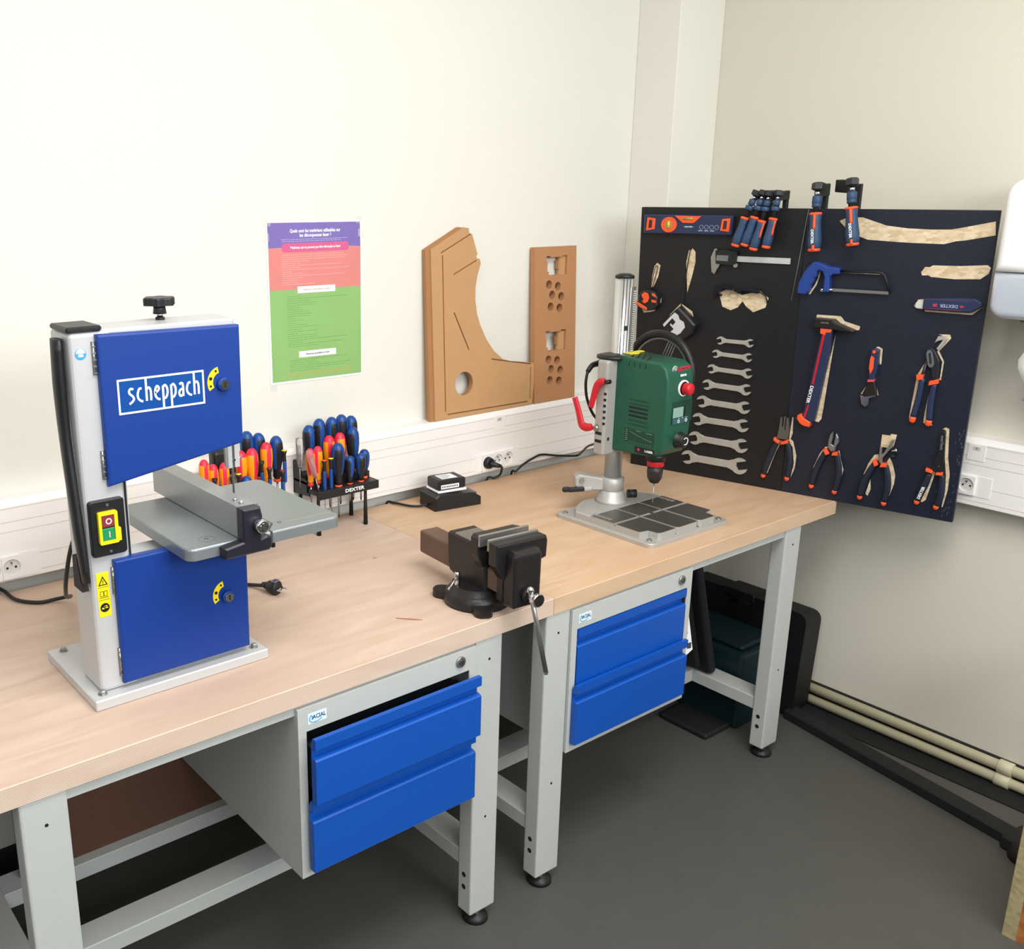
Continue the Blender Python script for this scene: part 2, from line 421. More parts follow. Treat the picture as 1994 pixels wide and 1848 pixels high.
# ---- trunking (dado duct) on both walls
TY = .782; TX = 1.34; TZ0, TZ1 = .8055, .998
def trunk(name, fx):
    """fx(along, depth_from_wall_face, z) -> world"""
    pass
tb = MB()
prof = [(0, 0), (.056, 0), (.062, .004), (.062, .178), (.050, .1925), (0, .1925)]   # depth, height
def sweep(mb, path, prof, z0):
    """path: list of (wallpoint, outward normal) in xy"""
    o = len(mb.v); n = len(prof)
    for (px, py), (nx, ny) in path:
        for d, h in prof: mb.v.append(Vector((px+nx*d, py+ny*d, z0+h)))
    for i in range(len(path)-1):
        for k in range(n):
            k2 = (k+1) % n; mb.f.append([o+i*n+k, o+(i+1)*n+k, o+(i+1)*n+k2, o+i*n+k2]); mb.m.append(0); mb.sm.append(False)
    mb.f.append([o+k for k in range(n)]); mb.m.append(0); mb.sm.append(False)
    mb.f.append([o+(len(path)-1)*n+k for k in range(n)][::-1]); mb.m.append(0); mb.sm.append(False)
cs = [((XL, YB), (0, -1))]
# rounded inner corner before the chase, along its side, then its front, then the right wall
cx, cy = 1.178-.10, YB-.10
for i in range(9):
    a = pi/2*(1-i/8.0); cs.append(((cx+.10*cos(a), cy+.10*sin(a)), (-cos(a), -sin(a))))
duct = thing('cable_duct_trunking', 'long white plastic cable duct along the back and right walls', 'cable duct')
m = MB(); sweep(m, cs, prof, TZ0); m.build('duct_body', M_TRUNK, duct)
m = MB(); sweep(m, [((1.178, .744), (-1, 0)), ((1.178, .682), (-1, 0))], prof, TZ0); sweep(m, [((1.116, .682), (0, -1)), ((1.40, .682), (0, -1))], prof, TZ0)
m.build('duct_corner', M_TRUNK, duct)
m = MB(); sweep(m, [((XR, .62), (-1, 0)), ((XR, -3.3), (-1, 0))], prof, TZ0+.006); m.build('duct_side_run', M_TRUNK, duct)
for z in (.862, .925, .9485, .822, .980):
    m = MB(); m.box(XL, 1.08, TY-.0006, TY+.001, z-.0007, z+.0007); m.box(XR-.0626, XR-.061, -3.2, .6, z+.0053, z+.0067); m.build('joint_line', M_TRUNKL, duct)
def duct_plate(fr, w, h, nm='cover_plate'):
    m = MB(); m.prism(rrect(-w/2, w/2, -h/2, h/2, .002), -.0016, 0, mtx=fr); return m.build(nm, M_TRUNK, duct)
FB = lambda x, z: FR((x, TY, z), (1, 0, 0), (0, 1, 0), (0, 0, 1))
FRt = lambda y, z: FR((XR-.062, y, z), (0, -1, 0), (1, 0, 0), (0, 0, 1))
def socket(fr, lab=None):
    p = MB().prism(rrect(-.0225, .0225, -.027, .027, .003), -.0075, -.0016, holes=[circ(0, 0, .0195, 24)], mtx=fr).build('socket_plate', M_TRUNK, duct)
    MB().prism(circ(0, 0, .0195, 24), -.0022, -.0016, mtx=fr).build('socket_well', mat('socket_grey', 'D9D7D4', .4), p)
    m = MB()
    for dx in (-.0095, .0095): m.prism(circ(dx, -.002, .0028, 10), -.0028, -.0022, mtx=fr)
    m.build('socket_hole', M_LEGD, p)
    MB().cyl(fr @ Vector((0, -.002, .010)), fr @ Vector((0, -.008, .010)), .0024, 8).build('earth_pin', M_STEEL, p)
for x, z in ((.5031, .8424), (.5475, .8434), (.5920, .8445), (-.9605, .8425), (-1.005, .8424)): socket(FB(x, z))
socket(FRt(-.287, .8712)); socket(FRt(-.242, .8712))
duct_plate(FB(.548, .8435), .19, .058); duct_plate(FB(-.97, .8425), .15, .058); duct_plate(FRt(-.285, .871), .13, .058)
for fr in (FB(.553, .9625), FRt(-.298, .965)):
    p = duct_plate(fr, .045, .045, 'network_plate')
    MB().prism(rrect(-.010, .010, .006, .017, .001), -.0022, -.0016, mtx=fr).prism(rrect(-.003, .003, .009, .0145, .0005), -.0026, -.0022, mtx=fr, mi=1).build('network_port', [M_TRUNKL, mat('port_grey', '9A9894', .5)], p)

# ------------------------------------------------------------------ benches
def leg_mesh(x0, x1, y0, y1):
    m = MB(); m.box(x0, x1, y0, y1, .035, .738, .004, seg=2); return m
def bench(x_leg0, x_leg1, top0, top1, mtop, label, place):
    b = thing('workbench', label, 'workbench', (x_leg0, 0, 0))
    MB().box(top0, top1, 0, .787, .738, H, .0015).build('worktop', mtop, b, True)
    W = .0775
    for xa in (x_leg0, x_leg1):
        for ya in (.004, .72):
            lg = leg_mesh(xa, xa+W, ya, ya+.045).build('leg', M_LEG, b, True)
            MB().lathe([(.012, .034), (.012, .02), (.020, .018), (.030, .008), (.031, 0)], 20, mtx=TR((xa+W/2, ya+.024, 0))).build('foot', M_BLK, lg, True)
            if ya < .1:
                m = MB()
                for z in (.6866, .290): m.prism(circ(xa+.040, z, .0032, 10), ya-.0004, ya+.001)
                for z in (.137, .104): m.prism(circ(0, z, .0065, 12), -.0004, .001, mtx=FR((xa, ya+.024, 0), (0, -1, 0), (1, 0, 0), (0, 0, 1)))
                m.build('bolt_hole', M_LEGD, lg, True)
    MB().box(x_leg0+W, x_leg1, .010, .030, .716, .738).build('front_rail', M_LEG, b, True)
    MB().box(x_leg0+W, x_leg1, .745, .765, .70, .738).build('rear_rail', M_LEG, b, True)
    for xa in (x_leg0, x_leg1):
        MB().box(xa+.004, xa+W-.004, .05, .72, .152, .192, .002).build('side_beam', M_LEG, b, True)
        MB().box(xa+.015, xa+W-.015, .05, .72, .70, .738, .002).build('top_beam', M_LEG, b, True)
    for ya in (.27, .53):
        MB().box(x_leg0+W-.004, x_leg1+.004, ya, ya+.072, .152, .192, .002).build('long_beam', M_LEG, b, True)
    return b
bench(-1.1955, -.2327, -1.372, -.0012, M_TOP1, 'left grey steel workbench with striped plywood top, under the blue band saw', 0)
bench(-.018, .942, 0, 1.1906, M_TOP2, 'right grey steel workbench with plywood top, under the green bench drill', 0)
def cabinet(x0, outs, label, inx):
    w_, z0, z1 = .4475, .3595, .731
    c = thing('drawer_cabinet', label, 'drawer cabinet', (x0, 0, z0))
    t = .0015; D = .55
    body = MB().box(x0, x0+t, .002, D, z0, z1).box(x0+w_-t, x0+w_, .002, D, z0, z1).box(x0+t, x0+w_-t, .002, D, z1-t, z1).box(x0+t, x0+w_-t, .002, D, z0, z0+t).box(x0+t, x0+w_-t, D-t, D, z0+t, z1-t)
    body.build('body', M_LEG, c, True)
    MB().prism([(x0, z0), (x0+w_, z0), (x0+w_, z1), (x0, z1)], -.001, .0018, holes=[[(x0+.0185, z0+.018), (x0+w_-.0185, z0+.018), (x0+w_-.0185, z1-.050), (x0+.0185, z1-.050)]]).build('front_frame', M_LEG, c, True)
    lk = MB().cyl((x0+w_-.045, -.001, z1-.022), (x0+w_-.045, -.006, z1-.022), .0125, 20, cap=.001).build('lock', M_STEEL, c, True)
    MB().cyl((x0+w_-.045, -.006, z1-.022), (x0+w_-.045, -.008, z1-.022),   .0070, 16).box(x0+w_-.0457, x0+w_-.0443, -.0084, -.0079, z1-.0255, z1-.0185, mi=1).build('key_barrel', [mat('dark_steel', '6B6A68', .35, metal=.8), M_LEGD], lk, True)
    st = MB(); fr = FR((x0+.0435, -.0012, z1-.0255), (1, 0, 0), (0, 1, 0), (0, 0, 1))
    st.prism(rrect(-.021, .021, -.011, .011, .0005), -.0003, 0, mtx=fr)
    s_ = st.build('sticker', M_LBLUE2, c, True)
    st = MB(); st.text('ACIAL', .0125, fr @ TR((.004, -.0005, .0015)), bold=.0002, sx=.85)
    st.build('lettering', mat('label_navy', '16507E', .5), s_, True)
    st = MB(); st.tube([(-.014, -.0006, .008), (-.018, -.0006, .0), (-.014, -.0006, -.007), (-.002, -.0006, -.0085), (.010, -.0006, -.005)], .0008, 6, sub=4)
    st.tube([(-.013, -.0006, .006), (-.011, -.0006, .002), (-.013, -.0006, -.002)], .0011, 6, sub=3)
    for v in range(len(st.v)): st.v[v] = fr @ st.v[v]
    st.build('swirl_logo', M_LBLUE, s_, True)
    for (za, zb, out) in ((.5445 if outs[0] > 0 else .536, .683 if outs[0] > 0 else .6785, outs[0]), (.3845, .541, outs[1])):
        d = MB(); xa = x0+inx[0 if za > .5 else 1]; xb = x0+w_-.0195; yf = -.018-out
        P = [(yf+.016, za), (yf, za), (yf, zb-.046), (yf+.003, zb-.043), (yf+.0145, zb-.041), (yf+.0145, zb-.0225), (yf, zb-.021), (yf, zb), (yf+.010, zb), (yf+.016, zb-.012)]
        d.prism(P, xa, xb, mtx=FR((0, 0, 0), (0, 1, 0), (1, 0, 0), (0, 0, 1)))
        dr = d.build('drawer', M_BLUE, c, True)
        MB().box(x0+.028, x0+w_-.028, yf+.016, .45, za+.01, zb-.04).build('drawer_box', mat('drawer_inside', '23252C', .6), dr, True)
    return c
cabinet(-.684, (.024, .010), 'grey cabinet with two slightly open blue drawers, hung under left bench', (.012, .012))
cabinet(.0615, (-.0155, .001), 'grey cabinet with two closed blue drawers, hung under right bench', (.0215, .010))
# brown panel stored under the left bench, standing on the rear beam
bp = thing('storage_panel', 'brown wooden panel standing on rear beam beneath left bench', 'panel', (-.8, .6, .192))
MB().box(-1.075, -.45, .560, .572, .192, .70).build('board', M_TAN, bp, True)
MB().prism(circ(-.762, .565, .014, 16, rz=.02), .5585, .560).build('slot_plate', mat('tan_light', '9A7458', .6), bp, True)
MB().prism(circ(-.762, .570, .005, 12, rz=.009), .5575, .5585).build('slot', M_LEGD, bp, True)
sb = thing('storage_panel', 'dark upright boards standing beneath far left end of left bench', 'panel', (-1.3, .5, 0))
MB().box(-1.36, -1.345, .25, .75, 0, .70).build('board', M_TAN, sb, True); MB().box(-1.34, -1.33, .3, .76, 0, .68).build('rear_board', mat('dark_brown', '4A382E', .7), sb, True)
# ------------------------------------------------------------------ band saw
BS = thing('band_saw', 'blue and grey bench band saw bolted to left bench', 'band saw', (-.838, .264, H))
def bsp(mb, name, m, parent=None, **k): return mb.build(name, m, parent or BS, True, **k)
base = bsp(MB().box(-1.013, -.663, .136, .392, H, .80, .002), 'base_plate', M_SAWG)
for x, y in ((-.992, .158), (-.988, .372), (-.683, .160), (-.69, .372)):
    m = MB(); m.cyl((x, y, .80), (x, y, .8015), .0085, 16); m.lathe([(.0062, 0), (.0062, .005), (.005, .0062)], 6, mtx=TR((x, y, .8015)), smooth=False); bsp(m, 'bolt', M_STEEL, base)
sp = bsp(MB().box(-.993, -.9195, .160, .252, .80, 1.446, .008, seg=3).box(-.921, -.906, .185, .25, .80, 1.4440), 'frame_column', M_SAWG)
bsp(MB().box(-.9190, -.9160, .163, .166, 1.03, 1.20), 'column_slot', M_LEGD, sp)
bsp(MB().box(-.9965, -.9365, .158, .238, 1.446, 1.4555, .003), 'column_cap', M_BLK)
bsp(MB().prism([(-.934, 1.19), (-.689, 1.228), (-.689, 1.4472), (-.934, 1.4472)], .165, .252, bev=.004), 'upper_housing', M_SAWG)
bsp(MB().box(-.925, -.692, .165, .252, .80, 1.034, .004), 'lower_housing', M_SAWG)
up = bsp(MB().prism([(-.9505, 1.182), (-.6905, 1.2205), (-.688, 1.437), (-.9505, 1.4415)], .148, .1645, bev=.004, seg=2), 'upper_door', M_SAWB)
lo = bsp(MB().prism([(-.9535, .8115), (-.696, .812), (-.6935, 1.047), (-.9535, 1.0485)], .148, .1645, bev=.004, seg=2), 'lower_door', M_SAWB)
for dz0, dz1, dr in ((1.375, 1.430, up), (1.195, 1.245, up), (.985, 1.035, lo), (.825, .880, lo)):
    m = MB().cyl((-.9545, .157, dz0), (-.9545, .157, dz1), .0022, 8).box(-.9575, -.9505, .1585, .160, dz0, dz1)
    for k in range(5): m.box(-.9575, -.9515, .154, .156, dz0+(dz1-dz0)*k/5+.002, dz0+(dz1-dz0)*k/5+.004)
    bsp(m, 'hinge', M_STEEL, dr)
# logo on upper door
LG = lambda x, z: (-1.533+(x+1.533)*.9855, 1.668-(1.668-z)*.9855)
fr = FR((0, .1478, 0), (1, 0, 0), (0, 1, 0), (0, 0, 1))
a = LG(-.9144, 1.358); b_ = LG(-.7526, 1.2985)
X0, X1, Z0, Z1 = a[0], b_[0], b_[1], a[1]+.0015
bsp(MB().prism([(X0, Z0), (X1, Z0), (X1, Z1), (X0, Z1)], -.0003, 0, mtx=fr), 'logo_field', mat('logo_blue', '0E4A96', .3), up)
lgp = MB()
t = .0033
lgp.prism([(X0, Z0), (X1, Z0), (X1, Z1), (X0, Z1)], -.0008, -.0003, holes=[[(X0+t, Z0+t), (X1-t, Z0+t), (X1-t, Z1-t), (X0+t, Z1-t)]], mtx=fr)
RIB = [0]
def ribbon(mb, pts, wd, y=-.0006, sub=4, th=.0003):
    RIB[0] += 1; y = -.0006-.00002*RIB[0]
    P = [Vector((p[0], 0, p[1])) for p in pts]; Q = []
    for i in range(len(P)-1):
        p0 = P[max(i-1, 0)]; p1 = P[i]; p2 = P[i+1]; p3 = P[min(i+2, len(P)-1)]
        for k in range(sub):
            tt = k/sub; Q.append(.5*((2*p1)+(-p0+p2)*tt+(2*p0-5*p1+4*p2-p3)*tt*tt+(-p0+3*p1-3*p2+p3)*tt**3))
    Q.append(P[-1]); L = []; R_ = []
    for i, p in enumerate(Q):
        d = (Q[min(i+1, len(Q)-1)]-Q[max(i-1, 0)]).normalized(); n = Vector((-d.z, 0, d.x))
        L.append((p.x+n.x*wd/2, p.z+n.z*wd/2)); R_.append((p.x-n.x*wd/2, p.z-n.z*wd/2))
    o = len(mb.v)
    for yy in (y, y+th):
        for p in L+R_: mb.v.append(fr @ Vector((p[0], yy, p[1])))
    n = len(L)
    for i in range(n-1):
        mb.f.append([o+i, o+i+1, o+n+i+1, o+n+i]); mb.m.append(0); mb.sm.append(False)
        e = 2*n
        mb.f.append([o+e+i, o+e+n+i, o+e+n+i+1, o+e+i+1]); mb.m.append(0); mb.sm.append(False)
        mb.f.append([o+i, o+e+i, o+e+i+1, o+i+1]); mb.m.append(0); mb.sm.append(False)
        mb.f.append([o+n+i, o+n+i+1, o+e+n+i+1, o+e+n+i]); mb.m.append(0); mb.sm.append(False)
lx = X0+.0185; lh = .0245; lz = Z0+.0180; adv = .0152; wd = .0038
def G(pts, i, dx=0): ribbon(lgp, [(lx+i*adv+dx+p[0]*.0105, lz+p[1]*lh) for p in pts], wd)
S = [(.9, .93), (.5, 1.0), (.18, .86), (.25, .66), (.75, .45), (.9, .25), (.6, .08), (.1, -.06)]
Cc = [(.85, .93), (.45, .92), (.15, .6), (.2, .28), (.6, .08), (1.0, .02)]
G(S, 0); G(Cc, 1)
G([(.1, 1.66), (.1, .02)], 2, .001); G([(.12, .82), (.55, .95), (.85, .7), (.85, .02)], 2, .001)
E_ = [(.15, .5), (.6, .62), (.85, .8), (.55, .98), (.2, .75), (.2, .3), (.6, .06), (1.0, .02)]
G(E_, 3, .001)
for i in (4, 5):
    G([(.15, .95), (.15, -.72)], i, .0005); G([(.15, .85), (.55, .98), (.9, .7), (.85, .3), (.5, .06), (.2, .12)], i, .0005)
G([(.25, .88), (.6, .98), (.85, .8), (.85, .02)], 6); G([(.85, .55), (.4, .5), (.12, .3), (.3, .06), (.7, .1), (.85, .25)], 6)
G(Cc, 7, -.0005); G([(.1, 1.66), (.1, .02)], 8, -.001); G([(.12, .82), (.55, .95), (.85, .7), (.85, .02)], 8, -.001)
bsp(lgp, 'logo_lettering', M_WHITE, up)
def door_lock(cx, cz, door):
    k = MB(); k.cyl((cx, .148, cz), (cx, .139, cz), .0125, 24, cap=.002); kn = bsp(k, 'lock_knob', mat('knob_blue', '123C8C', .35), door)
    bsp(MB().cyl((cx, .139, cz), (cx, .1375, cz), .0085, 20).box(cx-.0012, cx+.0012, .1368, .1375, cz-.005, cz+.005, mi=1), 'lock_core', [M_CHROME, M_LEGD], kn)
    arc = [(cx-.004+.026*cos(t_), cz+.004+.028*sin(t_)) for t_ in [radians(100+i*11) for i in range(11)]]
    inn = [(cx-.004+.015*cos(t_), cz+.004+.017*sin(t_)) for t_ in [radians(210-i*11) for i in range(11)]]
    st = bsp(MB().prism(arc+inn, .1474, .148), 'lock_sticker', M_YEL, door)
    m = MB()
    for a_ in (115, 160, 195): m.prism(circ(cx-.004+.0205*cos(radians(a_)), cz+.004+.0225*sin(radians(a_)), .0032 if a_ == 160 else .0022, 10), .1470, .1474)
    bsp(m, 'sticker_symbol', M_BLACKP, st)
door_lock(-.7275, 1.3345, up); door_lock(-.7405, .9285, lo)
# star knob on top
m = MB(); kx, ky = -.804, .225
m.cyl((kx, ky, 1.446), (kx, ky, 1.452), .009, 6, smooth=False)
kn = bsp(m, 'tension_nut', M_BLK); bsp(MB().cyl((kx, ky, 1.452), (kx, ky, 1.464), .0055, 12), 'tension_screw', M_CHROME)
st = []
for i in range(48):
    a = 2*pi*i/48; r = .0265+.0028*cos(6*a); st.append((r*cos(a), r*sin(a)))
m = MB(); Mk = FR((kx, ky, 1.487), (1, 0, 0), (0, 0, -1), (0, 1, 0))
m.prism(st, 0, .014, mtx=Mk, bev=.003, seg=2); m.lathe([(.012, 1.458), (.010, 1.474)], 16, mtx=TR((kx, ky, 0)))
bsp(m, 'tension_knob', M_BLK)
# push stick stored on column side
m = MB(); m.tube([(-1.003, .190, 1.435), (-1.004, .192, 1.36), (-1.004, .190, 1.27), (-1.004, .178, 1.18), (-1.004, .166, 1.10), (-1.004, .152, 1.02)], [.017, .0185, .0165, .0165, .0165, .012], 10, sub=3, flat=.55, nrm=(1, 0, 0))
bsp(m, 'push_stick', M_BLK)
bsp(MB().prism([(.1, 0), (.140, 0), (.135, .06), (.115, .06)], 0, .012, mtx=FR((-1.010, .06, 1.00), (0, 1, 0), (1, 0, 0), (0, 0, 1))), 'stick_foot', M_BLKM)
# blue round sticker & yellow warning label
sk = bsp(MB().prism(circ(-.9755, 1.411, .0094, 24), .1592, .1600), 'round_sticker', mat('sticker_blue', '3E9CD8', .4))
bsp(MB().prism(circ(-.9755, 1.412, .0078, 20, 0, pi), .1588, .1592).prism([(-.980, 1.4065), (-.971, 1.4065), (-.9715, 1.411), (-.9795, 1.411)], .1586, .1590, mi=1), 'sticker_mark', [mat('sticker_pale', 'DDEFF8', .4), M_WHITE], sk)
ws = bsp(MB().box(-.9840, -.9620, .1594, .160, .9455, 1.0285), 'warning_label', M_YEL)
m = MB(); f2 = FR((-.973, .1593, .0048), (1, 0, 0), (0, 1, 0), (0, 0, 1))
m.prism([(-.0085, 1.000), (.0085, 1.000), (0, 1.017)], -.0003, 0, holes=[[(-.0060, 1.0015), (.0060, 1.0015), (0, 1.0135)]], mtx=f2)
m.box(-.0006, .0006, -.0003, 0, 1.0045, 1.0095, mtx=f2).box(-.0006, .0006, -.0003, 0, 1.0025, 1.0037, mtx=f2)
for z in (.9965, .9725): m.box(-.0095, .0095, -.0003, 0, z, z+.0005, mtx=f2)
m.prism(rrect(-.0065, -.0003, .979, .989, .0006), -.0003, 0, holes=[rrect(-.0058, -.001, .9797, .9883, .0004)], mtx=f2)
m.prism(rrect(.0003, .0065, .979, .989, .0006), -.0003, 0, holes=[rrect(.001, .0058, .9797, .9883, .0004)], mtx=f2)
m.box(-.0085, .0085, -.0003, 0, .9765, .9772, mtx=f2); m.prism(circ(0, .9580, .0084, 20), -.0003, 0, mtx=f2)
bsp(m, 'label_symbols', M_BLACKP, ws)
bsp(MB().box(-.0055, -.0015, -.0005, -.0003, .9555, .9585, mtx=f2).box(.0005, .0055, -.0005, -.0003, .9565, .9585, mtx=f2).box(-.002, .002, -.0005, -.0003, .9605, .9612, mtx=f2).prism([(.002, .9595), (.005, .9609), (.002, .9623)], -.0005, -.0003, mtx=f2), 'plug_symbol', M_YEL, ws)
# switch
sw = bsp(MB().prism(rrect(-.9885, -.9265, 1.0600, 1.1605, .006), .150, .163, bev=.002), 'switch_plate', M_BLK)
dx_, dz_ = -.0085, .0085
bsp(MB().prism(rrect(-.9680+dx_, -.9340+dx_, 1.0750+dz_, 1.1330+dz_, .003), .143, .150, holes=[[(-.963+dx_, 1.081+dz_), (-.940+dx_, 1.081+dz_), (-.940+dx_, 1.127+dz_), (-.963+dx_, 1.127+dz_)]]).box(-.936+dx_, -.930+dx_, .1425, .150, 1.078+dz_, 1.101+dz_), 'switch_surround', M_YEL, sw)
bsp(MB().box(-.9628+dx_, -.9402+dx_, .1445, .150, 1.1050+dz_, 1.1268+dz_, .001), 'stop_button', M_MAROON, sw)
bsp(MB().box(-.9628+dx_, -.9402+dx_, .1445, .150, 1.0812+dz_, 1.1030+dz_, .001), 'start_button', M_GREENBTN, sw)
bsp(MB().prism(circ(-.9500+dx_, 1.1155+dz_, .0056, 20), .1440, .1444, holes=[circ(-.9500+dx_, 1.1155+dz_, .0034, 16)]).box(-.9510+dx_, -.9492+dx_, .1440, .1444, 1.0865+dz_, 1.0975+dz_), 'button_marks', mat('pale_pink', 'E9CFCF', .5), sw)
for z in (1.152, 1.068): bsp(MB().cyl((-.957, .150, z), (-.957, .1485, z), .0025, 8), 'screw', M_STEEL, sw)
# table
tx0, tx1, ty0, ty1, tz = -.854, -.534, .062, .379, 1.070
F3 = FR((0, 0, tz), (1, 0, 0), (0, 0, -1), (0, 1, 0))   # XZ outline -> XY plane, thickness downward
ol = []
for cx_, cy_, a0 in ((tx1-.018, ty1-.018, 0), (tx0+.018, ty1-.018, 90), (tx0+.018, ty0+.018, 180), (tx1-.018, ty0+.018, 270)):
    for i in range(6): ol.append((cx_+.018*cos(radians(a0+18*i)), cy_+.018*sin(radians(a0+18*i))))
slot = [(-.6655, .215), (-.6635, .215), (-.6635, .085), (-.690, ty0+.0005), (-.692, ty0+.0005), (-.6655, .087)]
TB = bsp(MB().prism(ol, 0, .022, mtx=F3, bev=.004, seg=3), 'table', M_TABLE)
m = MB(); m.prism([(-.6655, .215), (-.6630, .215), (-.6630, .100), (-.6865, .072), (-.6865, .0605), (-.6900, .0605), (-.6900, .074), (-.6655, .103)], -.0003, .001, mtx=F3)
m.box(-.6900, -.6865, .0612, .075, 1.049, 1.0703); m.prism(circ(-.664, .235, .0075, 16), -.0003, .001, mtx=F3)
for x, y in ((-.630, .222), (-.650, .10), (-.688, .10), (-.80, .10)): m.prism(circ(x, y, .0042, 12), -.0002, .001, mtx=F3, holes=[circ(x, y, .0026, 10)])
bsp(m, 'table_slot', mat('slot_dark', '3B4044', .5), TB)
m = MB()
for k in range(26): m.box(-.640+k*.0037, -.6395+k*.0037, .092, .0955+(.002 if k % 5 == 0 else 0), tz, tz+.0002)
bsp(m, 'scale_marks', mat('scale_pale', 'C9CDD0', .5), TB)
bsp(MB().prism(circ(-.800, .098, .015, 24), -.0002, .001, holes=[circ(-.800, .098, .0145, 24)], mtx=F3), 'insert_ring', mat('slot_dark', '3B4044', .5), TB)
bsp(MB().box(-.76, -.68, .17, .28, 1.015, 1.049, .004).box(-.80, -.70, .168, .252, 1.033, 1.049, .003), 'trunnion', M_SAWG)
# rip fence
fe = bsp(MB().prism([(-.7545, 0), (-.7185, 0), (-.7185, .058), (-.7545, .058)], .060, .425, mtx=TR((0, 0, 1.0715)), bev=.0012), 'rip_fence', mat('fence_aluminium', '9C9FA1', .35, metal=.55, bump=.1, bscale=600))
for y in (.082, .105): bsp(MB().cyl((-.737, y, 1.1295), (-.737, y, 1.1335), .0045, 12, cap=.001), 'fence_screw', M_CHROME, fe)
br = bsp(MB().prism([(-.795, 1.046), (-.706, 1.046), (-.701, 1.052), (-.701, 1.070), (-.710, 1.074), (-.722, 1.071), (-.722, 1.083), (-.718, 1.112), (-.722, 1.1305), (-.758, 1.1310), (-.7585, 1.071), (-.795, 1.066)], .038, .060, bev=.003), 'fence_bracket', mat('bracket_black', '1E1F2A', .4))
m = MB(); m.cyl((-.7275, .038, 1.0985), (-.7275, .020, 1.0985), .0125, 24, cap=.002); m.cyl((-.7275, .020, 1.0985), (-.7275, .018, 1.0985), .007, 20)
bsp(m, 'clamping_knob', M_CHROME, br)
for a in range(3): bsp(MB().cyl((-.7275+.006*cos(a*2.1), .0195, 1.0985+.006*sin(a*2.1)), (-.7275+.006*cos(a*2.1), .0178, 1.0985+.006*sin(a*2.1)), .0018, 8), 'knob_hole', M_LEGD, br)
# blade guard, blade
bsp(MB().box(-.6800, -.6715, .232, .248, 1.150, 1.215).box(-.6665, -.6560, .232, .248, 1.150, 1.215).box(-.6800, -.6560, .246, .250, 1.150, 1.225), 'blade_guard', M_SAWG)
bsp(MB().cyl((-.656, .24, 1.165), (-.650, .24, 1.165), .004, 10).cyl((-.669, .232, 1.166), (-.669, .228, 1.166), .0025, 10), 'guide_screw', M_CHROME)
bsp(MB().box(-.6693, -.6683, .234, .242, 1.02, 1.25), 'blade', M_STEEL)
# saw cable behind and its plug
m = MB(); m.tube([(-.955, .252, 1.085), (-.958, .30, 1.070), (-.968, .33, 1.02), (-.972, .36, .955), (-.960, .41, .905), (-.93, .50, .855), (-.885, .62, .805), (-.905, .665, .787), (-.94, .675, .785), (-.975, .72, .7855), (-.985, .785, .789), (-.992, .803, .77), (-.995, .806, .60)], .0042, 10, sub=4)
bsp(m, 'power_cable', M_BLK)
pl = thing('power_plug', 'black mains plug on short cord lying on bench behind band saw', 'plug', (-.485, .40, H))
MB().tube([(-.74, .50, .7842), (-.62, .52, .7842), (-.54, .50, .7845), (-.512, .468, .787), (-.500, .435, .793)], .0042, 10, sub=4).build('cord', M_BLK, pl, True)
d = Vector((.35, -.90, 0)).normalized(); p0 = Vector((-.502, .440, .795))
MB().cyl(p0, p0+d*.018, .006, 14, r1=.010).build('strain_relief', M_BLK, pl, True)
pb = MB().cyl(p0+d*.016, p0+d*.046, .0135, 20, r1=.0175, cap=.003).build('plug_body', M_BLK, pl, True)
q0 = p0+d*.046; sd = Vector((d.y, -d.x, 0))
m = MB()
for s_ in (-1, 1): m.cyl(q0+sd*.0095*s_, q0+sd*.0095*s_+d*.017, .0024, 10, cap=.0005)
m.build('pin', M_CHROME, pb, True)
MB().box(-.004, .004, -.002, .002, -.017, .017, mtx=FR(p0+d*.034, sd, Vector((0, 0, 1)), d)).box(-.008, .008, .0165, .018, -.003, .010, mtx=FR(p0+d*.034, sd, Vector((0, 0, 1)), d)).build('earth_clip', M_CHROME, pb, True)
# splinter and crumbs
sp1 = MB().tube([(-.352, .130, .7815), (-.33, .105, .782), (-.312, .088, .7815)], [.0006, .0011, .0005], 6, sub=3).build('wood_splinter', M_WOODP); tag(sp1, 'thin reddish wood splinter lying on left bench before the vise', 'splinter')
m = MB()
for k in range(7):
    x = -.172+random.uniform(-.008, .008); y = .452+random.uniform(-.006, .006); m.box(-.0012, .0012, -.0006, .0006, 0, .001, mtx=TR((x, y, H)) @ Matrix.Rotation(k*1.3, 4, 'Z'))
o = m.build('wood_crumbs', M_WOODP); o['kind'] = 'stuff'; tag(o, 'tiny wood crumbs on left bench behind the vise', 'crumbs')

